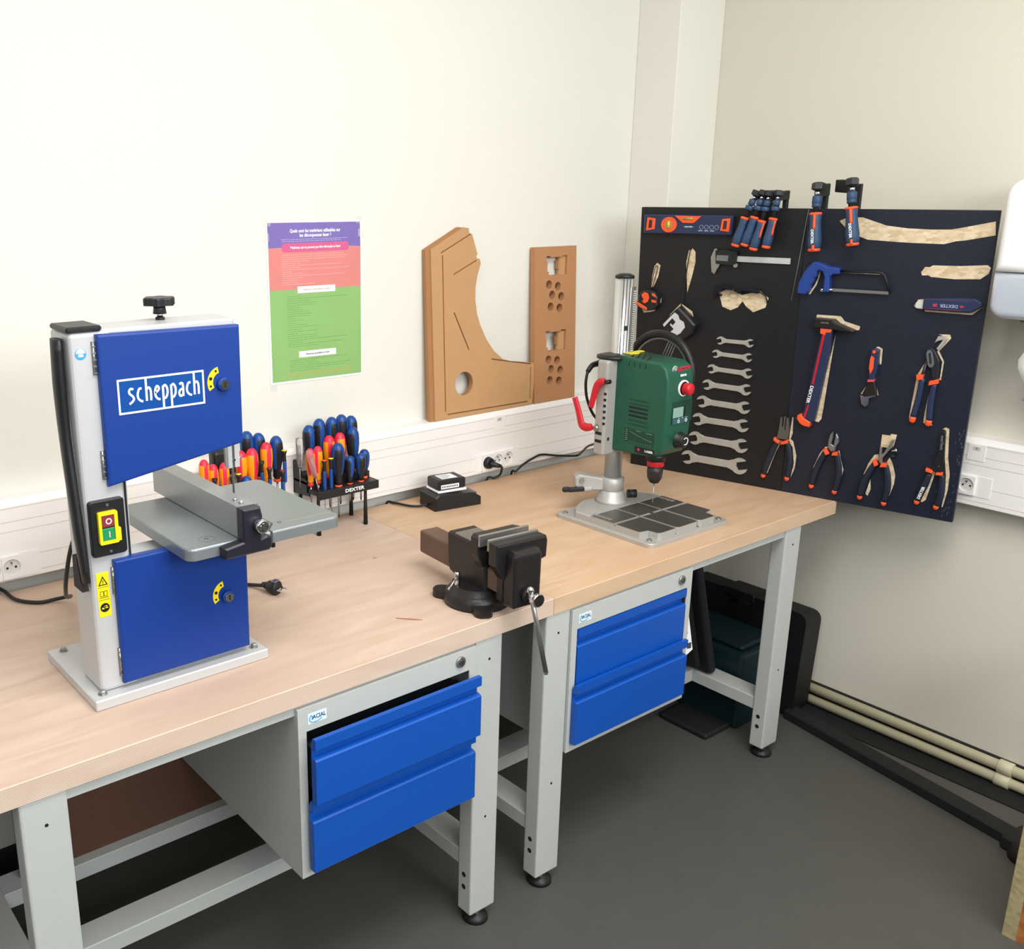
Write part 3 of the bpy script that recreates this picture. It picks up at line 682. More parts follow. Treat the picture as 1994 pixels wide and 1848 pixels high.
# ------------------------------------------------------------------ bench drill
DR = thing('bench_drill', 'green bench drill press with cast base on right bench', 'bench drill', (.5865, .235, H))
def dp(mb, name, m, parent=None, **k): return mb.build(name, m, parent or DR, True, **k)
F4 = FR((0, 0, H+.013), (1, 0, 0), (0, 0, -1), (0, 1, 0))
bo = []
for cx_, cy_, a0 in ((.753-.018, .405-.018, 0), (.42+.018, .405-.018, 90), (.42+.018, .066+.018, 180), (.753-.018, .066+.018, 270)):
    for i in range(6): bo.append((cx_+.018*cos(radians(a0+18*i)), cy_+.018*sin(radians(a0+18*i))))
bo = [p for p in bo]
bs_ = dp(MB().prism(bo, 0, .013, mtx=F4, bev=.002), 'base_plate', M_ALU)
F5 = FR((0, 0, H+.030), (1, 0, 0), (0, 0, -1), (0, 1, 0))
def island(ol_, nm='work_surface'):
    b1 = dp(MB().prism(ol_, 0, .018, mtx=F5), nm, M_ALU, bs_)
    cxm = sum(p[0] for p in ol_)/len(ol_); cym = sum(p[1] for p in ol_)/len(ol_)
    def shrink(p):
        dx, dy = cxm-p[0], cym-p[1]; return (p[0]+.0013*(1 if dx > 0 else -1), p[1]+.0013*(1 if dy > 0 else -1))
    dp(MB().prism([shrink(p) for p in ol_], -.0006, 0, mtx=F5), 'machined_face', M_ALUD, b1)
xL_, xR_ = .434, .739
gA, gB = .5385, .6345    # two lengthwise grooves
# front row (towards the viewer) and rear row, split by the cross groove at y=.205
island([(xL_, .197), (xL_, .118), (.462, .112), (.466, .084), (.474, .080), (gA-.004, .080), (gA-.004, .197)])
island([(gA+.004, .197), (gA+.004, .088), (gA+.010, .080), (gB-.010, .080), (gB-.004, .088), (gB-.004, .197)])
island([(gB+.004, .197), (gB+.004, .088), (gB+.010, .080), (.700, .080), (.706, .085), (.709, .112), (xR_, .118), (xR_, .197)])
island([(xL_, .205), (gA-.003, .205), (gA-.003, .285), (xL_, .285)])
island([(gA+.003, .205), (gB-.003, .205), (gB-.003, .285), (gA+.003, .285)])
island([(gB+.003, .205), (xR_, .205), (xR_, .285), (gB+.003, .285)])
dp(MB().prism([(xL_, .2855), (xR_, .2855), (xR_, .31), (.70, .372), (.655, .398), (.52, .398), (.47, .372), (xL_, .34)], 0, .018, mtx=F5, bev=.003), 'rear_casting', M_ALU, bs_)
dp(MB().cyl((.5865, .201, H+.016), (.5865, .201, H+.0303), .010, 20), 'center_hole', M_ALU, bs_)
dp(MB().cyl((.5865, .201, H+.0303), (.5865, .201, H+.0308), .0075, 20), 'hole_shadow', M_ALUD, bs_)
for gx in (gA, gB): dp(MB().box(gx-.0035, gx+.0035, .081, .285, H+.0125, H+.0135), 'groove_shadow', mat('groove_grey', '4E5052', .5, metal=.4), bs_)
dp(MB().box(xL_, xR_, .1975, .2045, H+.012, H+.022), 'groove_floor', mat('pale_aluminium', 'C4C2BC', .35, metal=.5), bs_)
for x, y in ((.443, .092), (.733, .088), (.440, .383), (.735, .385)): dp(MB().cyl((x, y, H+.013), (x, y, H+.0145), .008, 16).lathe([(.0052, 0), (.0052, .004)], 6, mtx=TR((x, y, H+.0145)), smooth=False), 'bolt', M_STEEL, bs_)
m = MB().text('BOSCH', .018, FR((.452, .262, H+.0312), (0, -1, 0), (0, 0, -1), (1, 0, 0)), depth=.0004, sx=1.1)
m.text('BOSCH', .018, FR((.722, .262, H+.0312), (0, 1, 0), (0, 0, -1), (-1, 0, 0)), depth=.0004, sx=1.1); dp(m, 'cast_lettering', M_ALU, bs_)
cxm, cym = .5865, .345
dp(MB().lathe([(.047, H+.030), (.040, H+.036), (.034, H+.062), (.030, H+.066)], 32, mtx=TR((cxm, cym, 0))), 'column_socket', M_ALU)
cl = dp(MB().lathe([(.031, H+.064), (.0335, H+.067), (.0335, H+.100), (.030, H+.103)], 32, mtx=TR((cxm, cym, 0))).prism([(-.03, 0), (.0, 0), (.0, .036), (-.02, .036), (-.088, .046), (-.100, .038), (-.100, .010), (-.075, .0)], -.018, .022, mtx=FR((cxm-.005, cym+.005, H+.064), Vector((.75, -.66, 0)).normalized(), Vector((.66, .75, 0)).normalized(), (0, 0, 1)), bev=.004), 'column_clamp', M_ALU)
CF = FR((cxm-.005, cym+.005, H+.064), Vector((.75, -.66, 0)).normalized(), Vector((.66, .75, 0)).normalized(), (0, 0, 1))
dp(MB().cyl(CF @ Vector((-.080, -.018, .030)), CF @ Vector((-.080, -.024, .030)), .007, 14), 'clamp_bolt', M_STEEL, cl)
dp(MB().box(-.118, -.072, -.032, -.014, .008, .020, .003, mtx=CF @ Matrix.Rotation(-.10, 4, 'Y')).box(-.134, -.112, -.032, -.016, .009, .023, .004, mtx=CF @ Matrix.Rotation(-.10, 4, 'Y')).box(-.074, -.050, -.028, -.008, .008, .018, .002, mi=1, mtx=CF @ Matrix.Rotation(-.10, 4, 'Y')), 'clamp_lever', [M_BLK, M_ALU], cl)
dp(MB().cyl((.62, .315, H+.052), (.640, .300, H+.052), .012, 14), 'clamp_knob', M_BLK, cl)
COLM = dp(MB().lathe([(.0245, H+.10), (.0245, 1.440)], 40, mtx=TR((cxm, cym, 0))), 'column', mat('column_chrome', 'D6D6D4', .28, metal=.75))
dp(MB().lathe([(.0255, 1.438), (.0255, 1.444), (.015, 1.449), (.0, 1.450)], 32, mtx=TR((cxm, cym, 0))), 'column_cap', M_BLK, COLM)
for a in (-2.5, -2.15, -1.75, -1.1):
    dp(MB().box(-.0012, .0012, -.0006, .0012, 1.235, 1.438, mtx=TR((cxm+.0245*cos(a), cym+.0245*sin(a), 0)) @ Matrix.Rotation(a+pi/2, 4, 'Z')), 'column_groove', mat('groove_grey', '6E7072', .35, metal=.6), COLM)
a = -1.2
rk = MB(); RM = TR((cxm+.026*cos(-1.2), cym+.026*sin(-1.2), 0)) @ Matrix.Rotation(-1.2+pi/2, 4, 'Z')
rk.box(-.008, .008, -.004, .004, 1.12, 1.415, mtx=RM)
dp(rk, 'rack_bar', M_STEEL, COLM); rk = MB()
for k in range(48): rk.box(-.007, .007, -.008, -.004, 1.125+k*.0059, 1.128+k*.0059, mtx=RM)
dp(rk, 'rack_teeth', mat('rack_pale', 'D2D2D0', .4, metal=.3), COLM)
dp(MB().box(-.005, .005, -.0015, .002, 1.30, 1.312, mtx=TR((cxm-.0245*.45, cym-.0245*.9, 0)) @ Matrix.Rotation(-.45, 4, 'Z')), 'depth_marker', M_BLK, COLM)
# carriage behind head
ca = dp(MB().box(.500, .600, .312, .349, .962, 1.226, .007, seg=3), 'carriage', mat('carriage_grey', 'ACA8A2', .45, metal=.2))
dp(MB().lathe([(.047, 1.229), (.047, 1.236), (.03, 1.240)], 28, mtx=TR((.553, .338, -.003)) @ Matrix.Diagonal((1.0, .95, 1, 1))), 'carriage_cover', M_BLK, ca)
for k in range(6): dp(MB().box(.4990, .502, .312, .319, 1.050+k*.0165, 1.0565+k*.0165), 'adjust_notch', M_LEGD, ca)
dp(MB().box(.515, .522, .3112, .313, 1.004, 1.013), 'square_hole', M_LEGD, ca)
for z in (.998, 1.020): dp(MB().box(.499, .502, .320, .342, z, z+.008), 'side_slot', M_LEGD, ca)
def lever(p, q, name='red_lever'):
    m = MB(); P = [Vector(v) for v in p]; m.tube(P, q, 10, sub=4, flat=.6, nrm=(1, 0, 0)); l = dp(m, name, M_RED); return l
l1 = lever([(.492, .312, 1.171), (.490, .326, 1.168), (.489, .337, 1.155), (.488, .345, 1.125), (.487, .352, 1.095)], [.0085, .0105, .0105, .0095, .0085])
dp(MB().cyl((.488, .306, 1.171), (.503, .303, 1.171), .006, 12), 'lever_bolt', M_BLK, l1)
l2 = lever([(.490, .348, 1.040), (.488, .368, 1.036), (.487, .382, 1.042), (.486, .394, 1.075), (.485, .410, 1.113)], [.0095, .0120, .0110, .0095, .0090])
dp(MB().cyl((.492, .338, 1.036), (.503, .338, 1.040), .0085, 12), 'lever_bolt', M_STEEL, l2)
# head (green housing)
hx0, hx1 = .538, .647
prof2 = [(.322, .974), (.185, .980), (.160, .988), (.148, 1.008), (.143, 1.060), (.141, 1.12), (.143, 1.19), (.152, 1.220), (.172, 1.234), (.322, 1.239)]
hm = MB(); bmh = bmesh.new()
A = [bmh.verts.new((hx0, p[0], p[1])) for p in prof2]; B = [bmh.verts.new((hx1, p[0], p[1])) for p in prof2]
n_ = len(A); f1 = bmh.faces.new(A); f2_ = bmh.faces.new(B[::-1])
for i in range(n_): bmh.faces.new((A[i], B[i], B[(i+1) % n_], A[(i+1) % n_]))
bmesh.ops.recalc_face_normals(bmh, faces=bmh.faces)
bmesh.ops.bevel(bmh, geom=list(f1.edges)+list(f2_.edges), offset=.007, segments=3, affect='EDGES', profile=.5)
hm.addbm(bmh, 0, None, True)
HD = dp(hm, 'head_housing', M_GREEN)
md = HD.modifiers.new('wn', 'WEIGHTED_NORMAL')
for y_ in (.2715, .2532, .2353, .2168): dp(MB().tube([(.5375, y_, 1.214), (.5385, y_, 1.226), (.545, y_+.001, 1.2365), (.566, y_+.012, 1.2385), (.60, y_+.035, 1.2385)], .0011, 6, sub=3), 'top_slot', M_LEGD, HD)
dp(MB().box(.572, .604, .292, .320, 1.2375, 1.2405).box(.607, .64, .305, .320, 1.2375, 1.2405), 'yellow_sticker', mat('sticker_yellow', 'E4D93C', .5), HD)
for k in range(7): dp(MB().box(.5372, .5385, .200 if k in (2, 3, 4) else .195, .262, 1.058+k*.0112, 1.0605+k*.0112+(.0025 if k in (2, 3, 4) else 0)), 'side_vent', M_LEGD if k in (2, 3, 4) else M_GREEND, HD)
SL = FR((.5375, .222, 1.010), (0, -1, 0), (1, 0, 0), (0, 0, 1))
cp = dp(MB().prism([(-.050, -.002), (.048, -.002), (.048, .036), (-.050, .036)], -.0004, .0005, mtx=SL), 'chart_plate', mat('chart_green', '123F30', .4), HD)
m = MB()
for k in range(6): m.box(-.046, -.040, -.0008, -.0004, .004+k*.0055, .005+k*.0055, mtx=SL)
m.tube([SL @ Vector((-.034, -.0006, .030)), SL @ Vector((.0, -.0006, .020)), SL @ Vector((.042, -.0006, .012))], .0003, 4, sub=3)
for k in range(10): m.box(-.034+k*.008, -.032+k*.008, -.0008, -.0004, .0, .0012, mtx=SL)
m.box(-.012, .004, -.0008, -.0004, .0335, .0343, mtx=SL).box(.022, .042, -.0008, -.0004, .0325, .0334, mtx=SL)
dp(m, 'chart_print', mat('print_grey', '8FA89C', .5), cp)
SL2 = FR((.5375, .202, .9935), (0, -1, 0), (1, 0, 0), (0, 0, 1))
lp = dp(MB().box(-.032, .032, -.0006, .0005, -.0085, .0085, mtx=SL2), 'laser_plate', M_BLKM, HD)
dp(MB().text('LASER', .0085, SL2 @ TR((.015, -.0009, .001)), sx=1.15, bold=.0002), 'lettering', M_WHITE, lp)
dp(MB().prism(circ(-.019, .001, .004, 12), -.001, -.0006, mtx=SL2), 'laser_star', mat('magenta', 'B03A68', .5), lp)
FF = lambda x, z, y: FR((x, y, z), (1, 0, 0), (0, 1, 0), (0, 0, 1))
m = MB().text('BOSCH', .0165, FF(.6090, 1.2165, .1490) @ Matrix.Rotation(.30, 4, 'X'), sx=.92, bold=.0004, depth=.001); dp(m, 'brand_lettering', mat('brand_red', 'D8304A', .4), HD)
m = MB(); fq = FF(.5705, 1.2185, .1490) @ Matrix.Rotation(.30, 4, 'X')
m.prism(circ(0, 0, .0092, 24), -.0008, .002, holes=[circ(0, 0, .0076, 20)], mtx=fq); m.box(-.0028, .0028, -.0008, .002, -.0012, .0012, mtx=fq); m.box(-.0042, -.0028, -.0008, .002, -.0062, .0062, mtx=fq); m.box(.0028, .0042, -.0008, .002, -.0062, .0062, mtx=fq)
dp(m, 'armature_emblem', mat('emblem_silver', 'B9C4C0', .4), HD)
dp(MB().text('PBD 40', .0075, FF(.601, 1.2005, .1435), bold=.0004, depth=.001), 'model_lettering', M_WHITE, HD)
sw_ = dp(MB().prism(circ(.6024, 1.1665, .0215, 28), .1385, .146, holes=[circ(.6024, 1.1665, .0180, 24)]), 'switch_ring', M_WHITE, HD)
dp(MB().cyl((.6024, .146, 1.1665), (.6024, .1395, 1.1665), .0180, 24), 'switch_collar', M_BLKM, sw_)
dp(MB().lathe([(.0148, 0), (.0158, .008), (.0160, .016), (.0150, .022), (.010, .0245), (0, .025)], 24, mtx=FR((.6035, .1395, 1.1660), (1, 0, 0), (0, 0, 1), (0, -1, 0))), 'stop_button', M_RED, sw_)
rc = dp(MB().box(.562, .644, .1402, .144, 1.074, 1.133), 'display_recess', M_GREEND, HD)
dp(MB().box(.566, .608, .1392, .143, 1.090, 1.1170, .001).box(.611, .615, .1392, .143, 1.090, 1.1170, mi=1), 'display', [M_LCD, M_BLKM], rc)
dp(MB().box(.566, .630, .1395, .143, 1.073, 1.089), 'button_panel', mat('panel_slate', '2E5A5C', .5), rc)
for i, c in enumerate((M_WHITE, mat('plum', '6A4A5C', .5), M_WHITE)):
    x = .590+i*.0155; dp(MB().prism(circ(x, 1.0795, .0045, 14), .1388, .1395, holes=[circ(x, 1.0795, .0031, 12)]), 'panel_button', c, rc)
    dp(MB().box(x-.001, x+.001, .1389, .1395, 1.0865, 1.0885), 'button_symbol', M_WHITE, rc)
kb = dp(MB().lathe([(.0235, 0), (.0225, .004), (.0195, .006), (.0185, .022), (.017, .024)], 28, mtx=FR((.606, .148, 1.026), (1, 0, 0), (0, 0, 1), (0, -1, 0))), 'speed_knob', M_BLK, HD)
m = MB(); P = [(.606+.0105*cos(radians(a)), 1.026+.0105*sin(radians(a))) for a in range(-120, 141, 20)]; Q = [(.606+.0082*cos(radians(a)), 1.026+.0082*sin(radians(a))) for a in range(140, -121, -20)]
m.prism(P+Q, .1232, .1242); dp(m, 'knob_arrow', M_WHITE, kb)
ck = dp(MB().lathe([(.024, .984), (.026, .972), (.026, .962)], 28, mtx=TR((.5865, .20, 0))), 'spindle_collar', M_BLK)
dp(MB().lathe([(.0215, .961), (.0225, .959), (.0225, .947), (.0205, .945)], 28, mtx=TR((.5865, .20, 0))), 'red_collar', M_RED)
dp(MB().lathe([(.0205, .945), (.0215, .930), (.0195, .912), (.012, .899), (.009, .898)], 24, mtx=TR((.5865, .20, 0))), 'chuck', mat('chuck_black', '2A2626', .4))
dp(MB().lathe([(.0015, .898), (.0015, .842), (.0, .839)], 10, mtx=TR((.5865, .20, 0))), 'drill_bit', M_STEEL)
# hand wheel on the far side
wx, wy, wz, wr_ = .682, .282, 1.180, .107
ring = [(wx, wy+wr_*cos(2*pi*i/40), wz+wr_*sin(2*pi*i/40)) for i in range(41)]
wh = dp(MB().tube(ring, .0105, 10, nrm=(1, 0, 0)), 'hand_wheel', M_BLK)
ring2 = [(wx, wy+(wr_-.014)*cos(2*pi*i/40), wz+(wr_-.014)*sin(2*pi*i/40)) for i in range(41)]
dp(MB().tube(ring2, .0028, 8, nrm=(1, 0, 0)), 'wheel_rim', mat('rim_grey', '6B6D70', .4), wh)
for a in (112, 232, 352):
    for o_ in (-.012, -.004, .004, .012):
        dr_ = Vector((0, cos(radians(a)), sin(radians(a)))); sd_ = Vector((0, -sin(radians(a)), cos(radians(a))))
        dp(MB().cyl(Vector((wx, wy, wz))+dr_*.02+sd_*o_, Vector((wx, wy, wz))+dr_*(wr_-.012)+sd_*o_, .0012, 6), 'spoke', mat('rim_grey', '6B6D70', .4), wh)
dp(MB().cyl((.647, wy, wz), (wx+.012, wy, wz), .020, 20), 'wheel_hub', M_BLK, wh)
dp(MB().tube([(.560, .365, 1.222), (.560, .395, 1.203), (.538, .40, 1.198), (.521, .400, 1.182)], [.008, .0085, .0075, .0065], 10, sub=3), 'cable_sleeve', M_BLK)
dp(MB().tube([(.521, .400, 1.185), (.5155, .400, 1.15), (.5245, .400, 1.105), (.538, .385, 1.060), (.545, .350, 1.035)], .0040, 10, sub=4), 'cable', M_BLK)
dp(MB().tube([(.560, .350, .985), (.66, .50, .93), (.85, .70, .835), (.9038, .772, .7997), (.8159, .775, .8141), (.7451, .775, .8293), (.7075, .775, .825), (.657, .775, .8093), (.6279, .776, .7919), (.6215, .792, .775), (.62, .80, .60)], .0036, 8, sub=5), 'mains_cable', M_BLK)

# plug in the duct socket
sp2 = thing('wall_plug', 'black mains plug pushed into duct socket behind the right bench', 'plug', (.503, .774, .8424))
MB().cyl((.503, .785, .8424), (.503, .760, .8424), .0175, 20, cap=.003).build('plug_body', M_BLK, sp2, True)
MB().tube([(.503, .762, .842), (.515, .745, .838), (.528, .742, .834)], [.010, .0075, .0055], 10, sub=3).build('strain_relief', M_BLK, sp2, True)
MB().tube([(.526, .742, .834), (.543, .752, .825), (.553, .765, .808), (.553, .772, .794), (.536, .780, .785), (.515, .792, .778), (.51, .80, .65)], .0036, 8, sub=4).build('cord', M_BLK, sp2, True)
# charger with battery
CH = thing('battery_charger', 'black power tool battery charger on right bench by the wall', 'charger', (.262, .67, H), -.16)
pr = [(-.078, 0), (.078, 0), (.078, .024), (.052, .040), (-.05, .048), (-.066, .048), (-.078, .040)]
MB().prism(pr, -.045, .045, bev=.004).build('charger_body', M_BLK, CH)
MB().box(.040, .070, -.03, .02, .030, .036, mtx=Matrix.Rotation(.0, 4, 'Y')).build('status_panel', mat('status_grey', '4C5A60', .4), CH)
MB().tube([(-.078, .0, .012), (-.10, .012, .006), (-.125, .03, .006), (-.15, .075, .006), (-.152, .118, -.01), (-.152, .135, -.10)], .0036, 8, sub=4).build('cord', M_BLK, CH)
BT = thing('battery_pack', 'black battery pack with white band, seated on charger', 'battery', mtx=WM[CH.name] @ TR((-.012, .003, .0485)) @ Matrix.Rotation(.0, 4, 'Z'))
MB().box(-.050, .046, -.036, .036, 0, .007, .002).build('band', M_PAPER, BT)
bb = MB().box(-.048, .044, -.034, .034, .007, .038, .004).build('pack_body', M_BLK, BT)
lb = MB().box(-.030, .022, -.022, .020, .038, .0385).build('top_label', M_PAPER, bb)
m = MB()
for k in range(5): m.box(-.026, -.026+random.uniform(.02, .042), -.017+k*.007, -.0155+k*.007, .0385, .0388)
m.build('label_print', M_BLACKP, lb)
lb2 = MB().box(-.040, .020, -.0345, -.034, .012, .024).build('side_label', M_PAPER, bb)
m = MB()
for k in range(10): m.box(-.037+k*.0055, -.034+k*.0055, -.0348, -.0345, .0155, .0205)
m.build('label_print', M_BLACKP, lb2)

# ------------------------------------------------------------------ vise
VM = TR((-.135, .085, H)) @ Matrix.Rotation(radians(-5.2), 4, 'Z')
VI = thing('bench_vise', 'black cast iron vise standing on left bench at its right corner', 'vise', mtx=VM)
def vp(mb, n, m, p=None): return mb.build(n, m, p or VI)
vb = MB().lathe([(.074, 0), (.075, .012), (.071, .024), (.066, .030), (.060, .032), (.056, .044)], 40, mtx=TR((-.014, .012, 0)))
for a in (243, 128, 8):
    d = Vector((cos(radians(a)), sin(radians(a)), 0)); s_ = Vector((-d.y, d.x, 0))
    L = FR(Vector((-.014, .012, 0)), s_, Vector((0, 0, 1)), d)
    vb.prism([(-.028, .05), (.028, .05), (.021, .080), (.0195, .090), (.015, .097), (.008, .1015), (-.008, .1015), (-.015, .097), (-.0195, .090), (-.021, .080)], 0, .018, mtx=L)
base_v = vp(vb, 'swivel_base', M_IRON)
for a in (243, 128, 8): vp(MB().cyl((-.014+.085*cos(radians(a)), .012+.085*sin(radians(a)), .016), (-.014+.085*cos(radians(a)), .012+.085*sin(radians(a)), .0165), .006, 12), 'bolt_hole', M_BLKM, base_v)
# fixed body
BY = FR((0, 0, 0), (0, 1, 0), (1, 0, 0), (0, 0, 1))
fb = MB().prism([(-.040, .040), (.060, .040), (.095, .050), (.100, .070), (.104, .138), (.096, .144), (.078, .143), (.020, .143), (.006, .150), (-.012, .168), (-.022, .173), (-.040, .173)], -.033, .037, mtx=BY, bev=.004)
fb.prism([(-.040, .100), (.052, .100), (.074, .125), (.079, .145), (.079, .168), (.060, .174), (-.046, .174), (-.053, .168), (-.053, .130)], -.040, -.014, bev=.004, seg=2)
vp(fb, 'fixed_jaw_body', M_IRON)
vp(MB().box(-.030, .034, .018, .078, .141, .1455, .002), 'anvil', mat('worn_anvil', '7D7974', .4, metal=.4))
vp(MB().box(-.054, .080, -.047, -.040, .152, .178, .001), 'jaw_plate', M_STEEL)
vp(MB().box(-.054, .080, -.079, -.072, .152, .178, .001), 'jaw_plate', M_STEEL)
mj = MB().prism([(-.054, .125), (-.040, .105), (-.030, .090), (-.030, .040), (-.024, .030), (.036, .030), (.044, .040), (.046, .105), (.060, .118), (.082, .124), (.084, .162), (.080, .173), (-.054, .173)], -.107, -.079, bev=.004, seg=2)
mj.prism([(-.026, .034), (.040, .034), (.044, .040), (.046, .150), (.040, .160), (-.026, .160), (-.030, .15), (-.030, .04)], -.138, -.098, bev=.010, seg=4)
vp(mj, 'moving_jaw', M_IRON)
vp(MB().box(-.026, .026, .095, .228, .050, .106, .005, seg=2).box(-.026, .018, -.10, .095, .05, .098, .003), 'slide_bar', M_IRONB)
hub = MB(); hub.cyl((.004, -.135, .064), (.004, -.150, .064), .017, 20, cap=.003, mi=1); hub.cyl((.004, -.148, .064), (.004, -.178, .064), .0125, 24, cap=.001); hub.cyl((.004, -.1735, .064), (.004, -.179, .064), .0150, 28, cap=.0015)
hb = vp(hub, 'screw_head', [M_CHROME, M_IRON]); vp(MB().cyl((.004, -.179, .064), (.004, -.1795, .064), .0128, 24), 'screw_face', M_IRON, hb)
hr = vp(MB().cyl((-.008, -.163, .085), (.045, -.163, -.118), .0052, 14), 'handle_rod', M_STEEL)
for p_, k_ in (((-.008, -.163, .085), 1), ((.045, -.163, -.118), .7)): vp(MB().lathe([(0, -.009*k_), (.006*k_, -.007*k_), (.0085*k_, 0), (.006*k_, .007*k_), (0, .009*k_)], 14, mtx=TR(p_)), 'handle_knob', M_CHROME, hr)
lk = vp(MB().cyl((-.062, .022, .034), (-.062, .022, .076), .0062, 16, cap=.001), 'swivel_lock', M_CHROME)
vp(MB().cyl((-.060, .022, .066), (-.092, .010, .046), .0025, 8), 'lock_lever', M_STEEL, lk); vp(MB().lathe([(0, -.004), (.0042, 0), (0, .004)], 10, mtx=TR((-.092, .010, .046))), 'lock_knob', M_CHROME, lk)
# ------------------------------------------------------------------ poster
PO = thing('poster', 'laser cutting poster in purple, coral and green bands taped to wall', 'poster', (-.08, YB, 1.37))
yp = .8425
sh = MB().prism([(-.2285, 1.1655), (.0705, 1.1625), (.0745, 1.588), (-.2255, 1.589)], yp, yp+.0006).build('sheet', M_PAPER, PO, True)
def pp(n, ol, m, d=.0002): return MB().prism(ol, yp-d, yp).build(n, m, PO, True)
pp('purple_band', [(-.221, 1.522), (-.184, 1.522), (.03, 1.520), (.070, 1.519), (.069, 1.584), (-.222, 1.586)], M_PURP)
pp('coral_band', [(-.2215, 1.414), (.0695, 1.411), (.070, 1.519), (-.221, 1.522)], M_CORAL)
pp('green_band', [(-.222, 1.171), (.0675, 1.168), (.0695, 1.411), (-.2215, 1.414)], M_PGREEN)
pp('pink_tab', rrect(-.180, .030, 1.510, 1.533, .006), M_PINK, .0004)
pp('white_tab', [(-.136, 1.403), (-.016, 1.402), (-.016, 1.4195), (-.136, 1.4205)], M_PAPER, .0004)
pp('white_tab', [(-.137, 1.231), (-.017, 1.2295), (-.017, 1.2465), (-.137, 1.2475)], M_PAPER, .0004)
TT = lambda x, z, d=.0005: FR((x, yp-d, z), (1, 0, 0), (0, 1, 0), (0, 0, 1))
m = MB(); m.text('Quels sont les matériaux utilisables sur', .0125, TT(-.076, 1.5640), sx=.80, bold=.00025); m.text('les découpeuses laser ?', .0125, TT(-.076, 1.5525), sx=.85, bold=.00025)
m.build('title_lettering', M_WHITE, PO, True)
m = MB(); m.text('Matériaux qui ne peuvent pas être découpés au laser', .0093, TT(-.076, 1.5215, .0008), sx=.80, bold=.0002); m.build('heading_lettering', M_WHITE, PO, True)
MB().text('Matériaux découpables au laser', .0075, TT(-.076, 1.4113, .0008), sx=.9).build('heading_lettering', mat('pale_red_print', 'D8A8A4', .5), PO, True)
MB().text('Matériaux gravables au laser', .0075, TT(-.077, 1.2385, .0008), sx=.9).build('heading_lettering', mat('dark_print', '4A5A52', .5), PO, True)
def lines(n, z0, dz, cnt, x0, wmax, m_, h=.0011, seedv=1, long=None):
    random.seed(seedv); mb = MB()
    for k in range(cnt):
        z = z0-k*dz; L = wmax*(random.uniform(.12, .5) if long is None or k not in long else random.uniform(.88, 1)); x = x0
        while x < x0+L:
            w2 = random.uniform(.004, .013); w2 = min(w2, x0+L-x)
            if w2 > .001: mb.box(x, x+w2, yp-.0004, yp-.0002, z, z+h)
            x += w2+.0018
    o = mb.build(n, m_, PO, True); return o
lines('small_print', 1.5420, .0048, 2, -.180, .21, mat('lilac_print', 'C7BCE8', .5), seedv=2, long=(0, 1))
lines('small_print', 1.5025, .0054, 15, -.182, .215, M_PCT, seedv=3, long=(0, 1, 2, 5, 7, 10))
lines('small_print', 1.3945, .0058, 24, -.170, .20, M_PDG, seedv=4, long=(1, 20, 22))
lines('small_print', 1.2240, .0058, 6, -.166, .20, M_PDG, seedv=5, long=(0, 3, 4))
lines('small_print', 1.1880, .0060, 2, -.175, .22, M_POT, seedv=6, long=(0, 1))
for x, z in ((-.222, 1.588), (.066, 1.590), (.072, 1.555), (-.219, 1.160), (-.228, 1.55)): MB().box(x-.010, x+.010, yp-.0009, yp-.0006, z-.010, z+.010, mtx=None).build('tape', mat('clear_tape', 'EEF0EE', .25, alpha=.18), PO, True)
# ------------------------------------------------------------------ MDF templates leaning on the wall above the duct
TILT = atan_ = math.atan2(.024, .5)
def mm(pts): return [(x+(z-1.0)*.045, z-.9985) for x, z in pts]
MT = TR((0, .7965, .9985)) @ Matrix.Rotation(-TILT, 4, 'X')
def groove(x0, z0, x1, z1, w_=.004):
    d = Vector((x1-x0, z1-z0)); d.normalize(); n = Vector((-d.y, d.x))*w_/2
    return [(x0+n.x, z0+n.y), (x0-n.x, z0-n.y), (x1-n.x, z1-n.y), (x1+n.x, z1+n.y)]
T1 = thing('wooden_template', 'large curved fibreboard cutting template with round hole leaning on wall', 'template', (.45, .80, .9985))
out1 = mm([(.279, 1.502), (.403, 1.561), (.423, 1.558), (.425, 1.544), (.437, 1.54), (.46, 1.482), (.455, 1.477), (.457, 1.47), (.469, 1.468), (.474, 1.454), (.462, 1.422), (.455, 1.388), (.455, 1.348), (.463, 1.307), (.478, 1.27), (.504, 1.226), (.537, 1.187), (.577, 1.157), (.614, 1.147), (.72, 1.131), (.711, .999), (.305, .999)])
out1b = mm([(.263, 1.502), (.390, 1.562), (.423, 1.558), (.425, 1.544), (.437, 1.54), (.46, 1.482), (.457, 1.47), (.474, 1.454), (.462, 1.422), (.455, 1.388), (.455, 1.348), (.463, 1.307), (.478, 1.27), (.504, 1.226), (.537, 1.187), (.577, 1.157), (.614, 1.147), (.72, 1.131), (.711, .999), (.290, .999)])
cc = mm([(.4175, 1.100)])[0]
hole = circ(cc[0], cc[1], .036, 32)
gv = [mm(groove(*g)) for g in ((.318, 1.491, .431, 1.541), (.3235, 1.484, .345, 1.022), (.367, 1.427, .457, 1.4645), (.372, 1.316, .434, 1.2), (.527, 1.163, .700, 1.130), (.699, 1.120, .700, 1.018), (.353, 1.0135, .690, 1.0105))]
MB().prism(out1, 0, .006, holes=[hole]+gv, mtx=MT).build('face_layer', M_MDF, T1, True)
MB().prism(out1b, .006, .019, holes=[hole], mtx=MT).build('backing_layer', mat('mdf_dark', 'A9794F', .8, var=.05), T1, True)
T2 = thing('wooden_template', 'narrow rectangular fibreboard template drilled with twelve round holes', 'template', (.81, .80, .9985))
hs = []
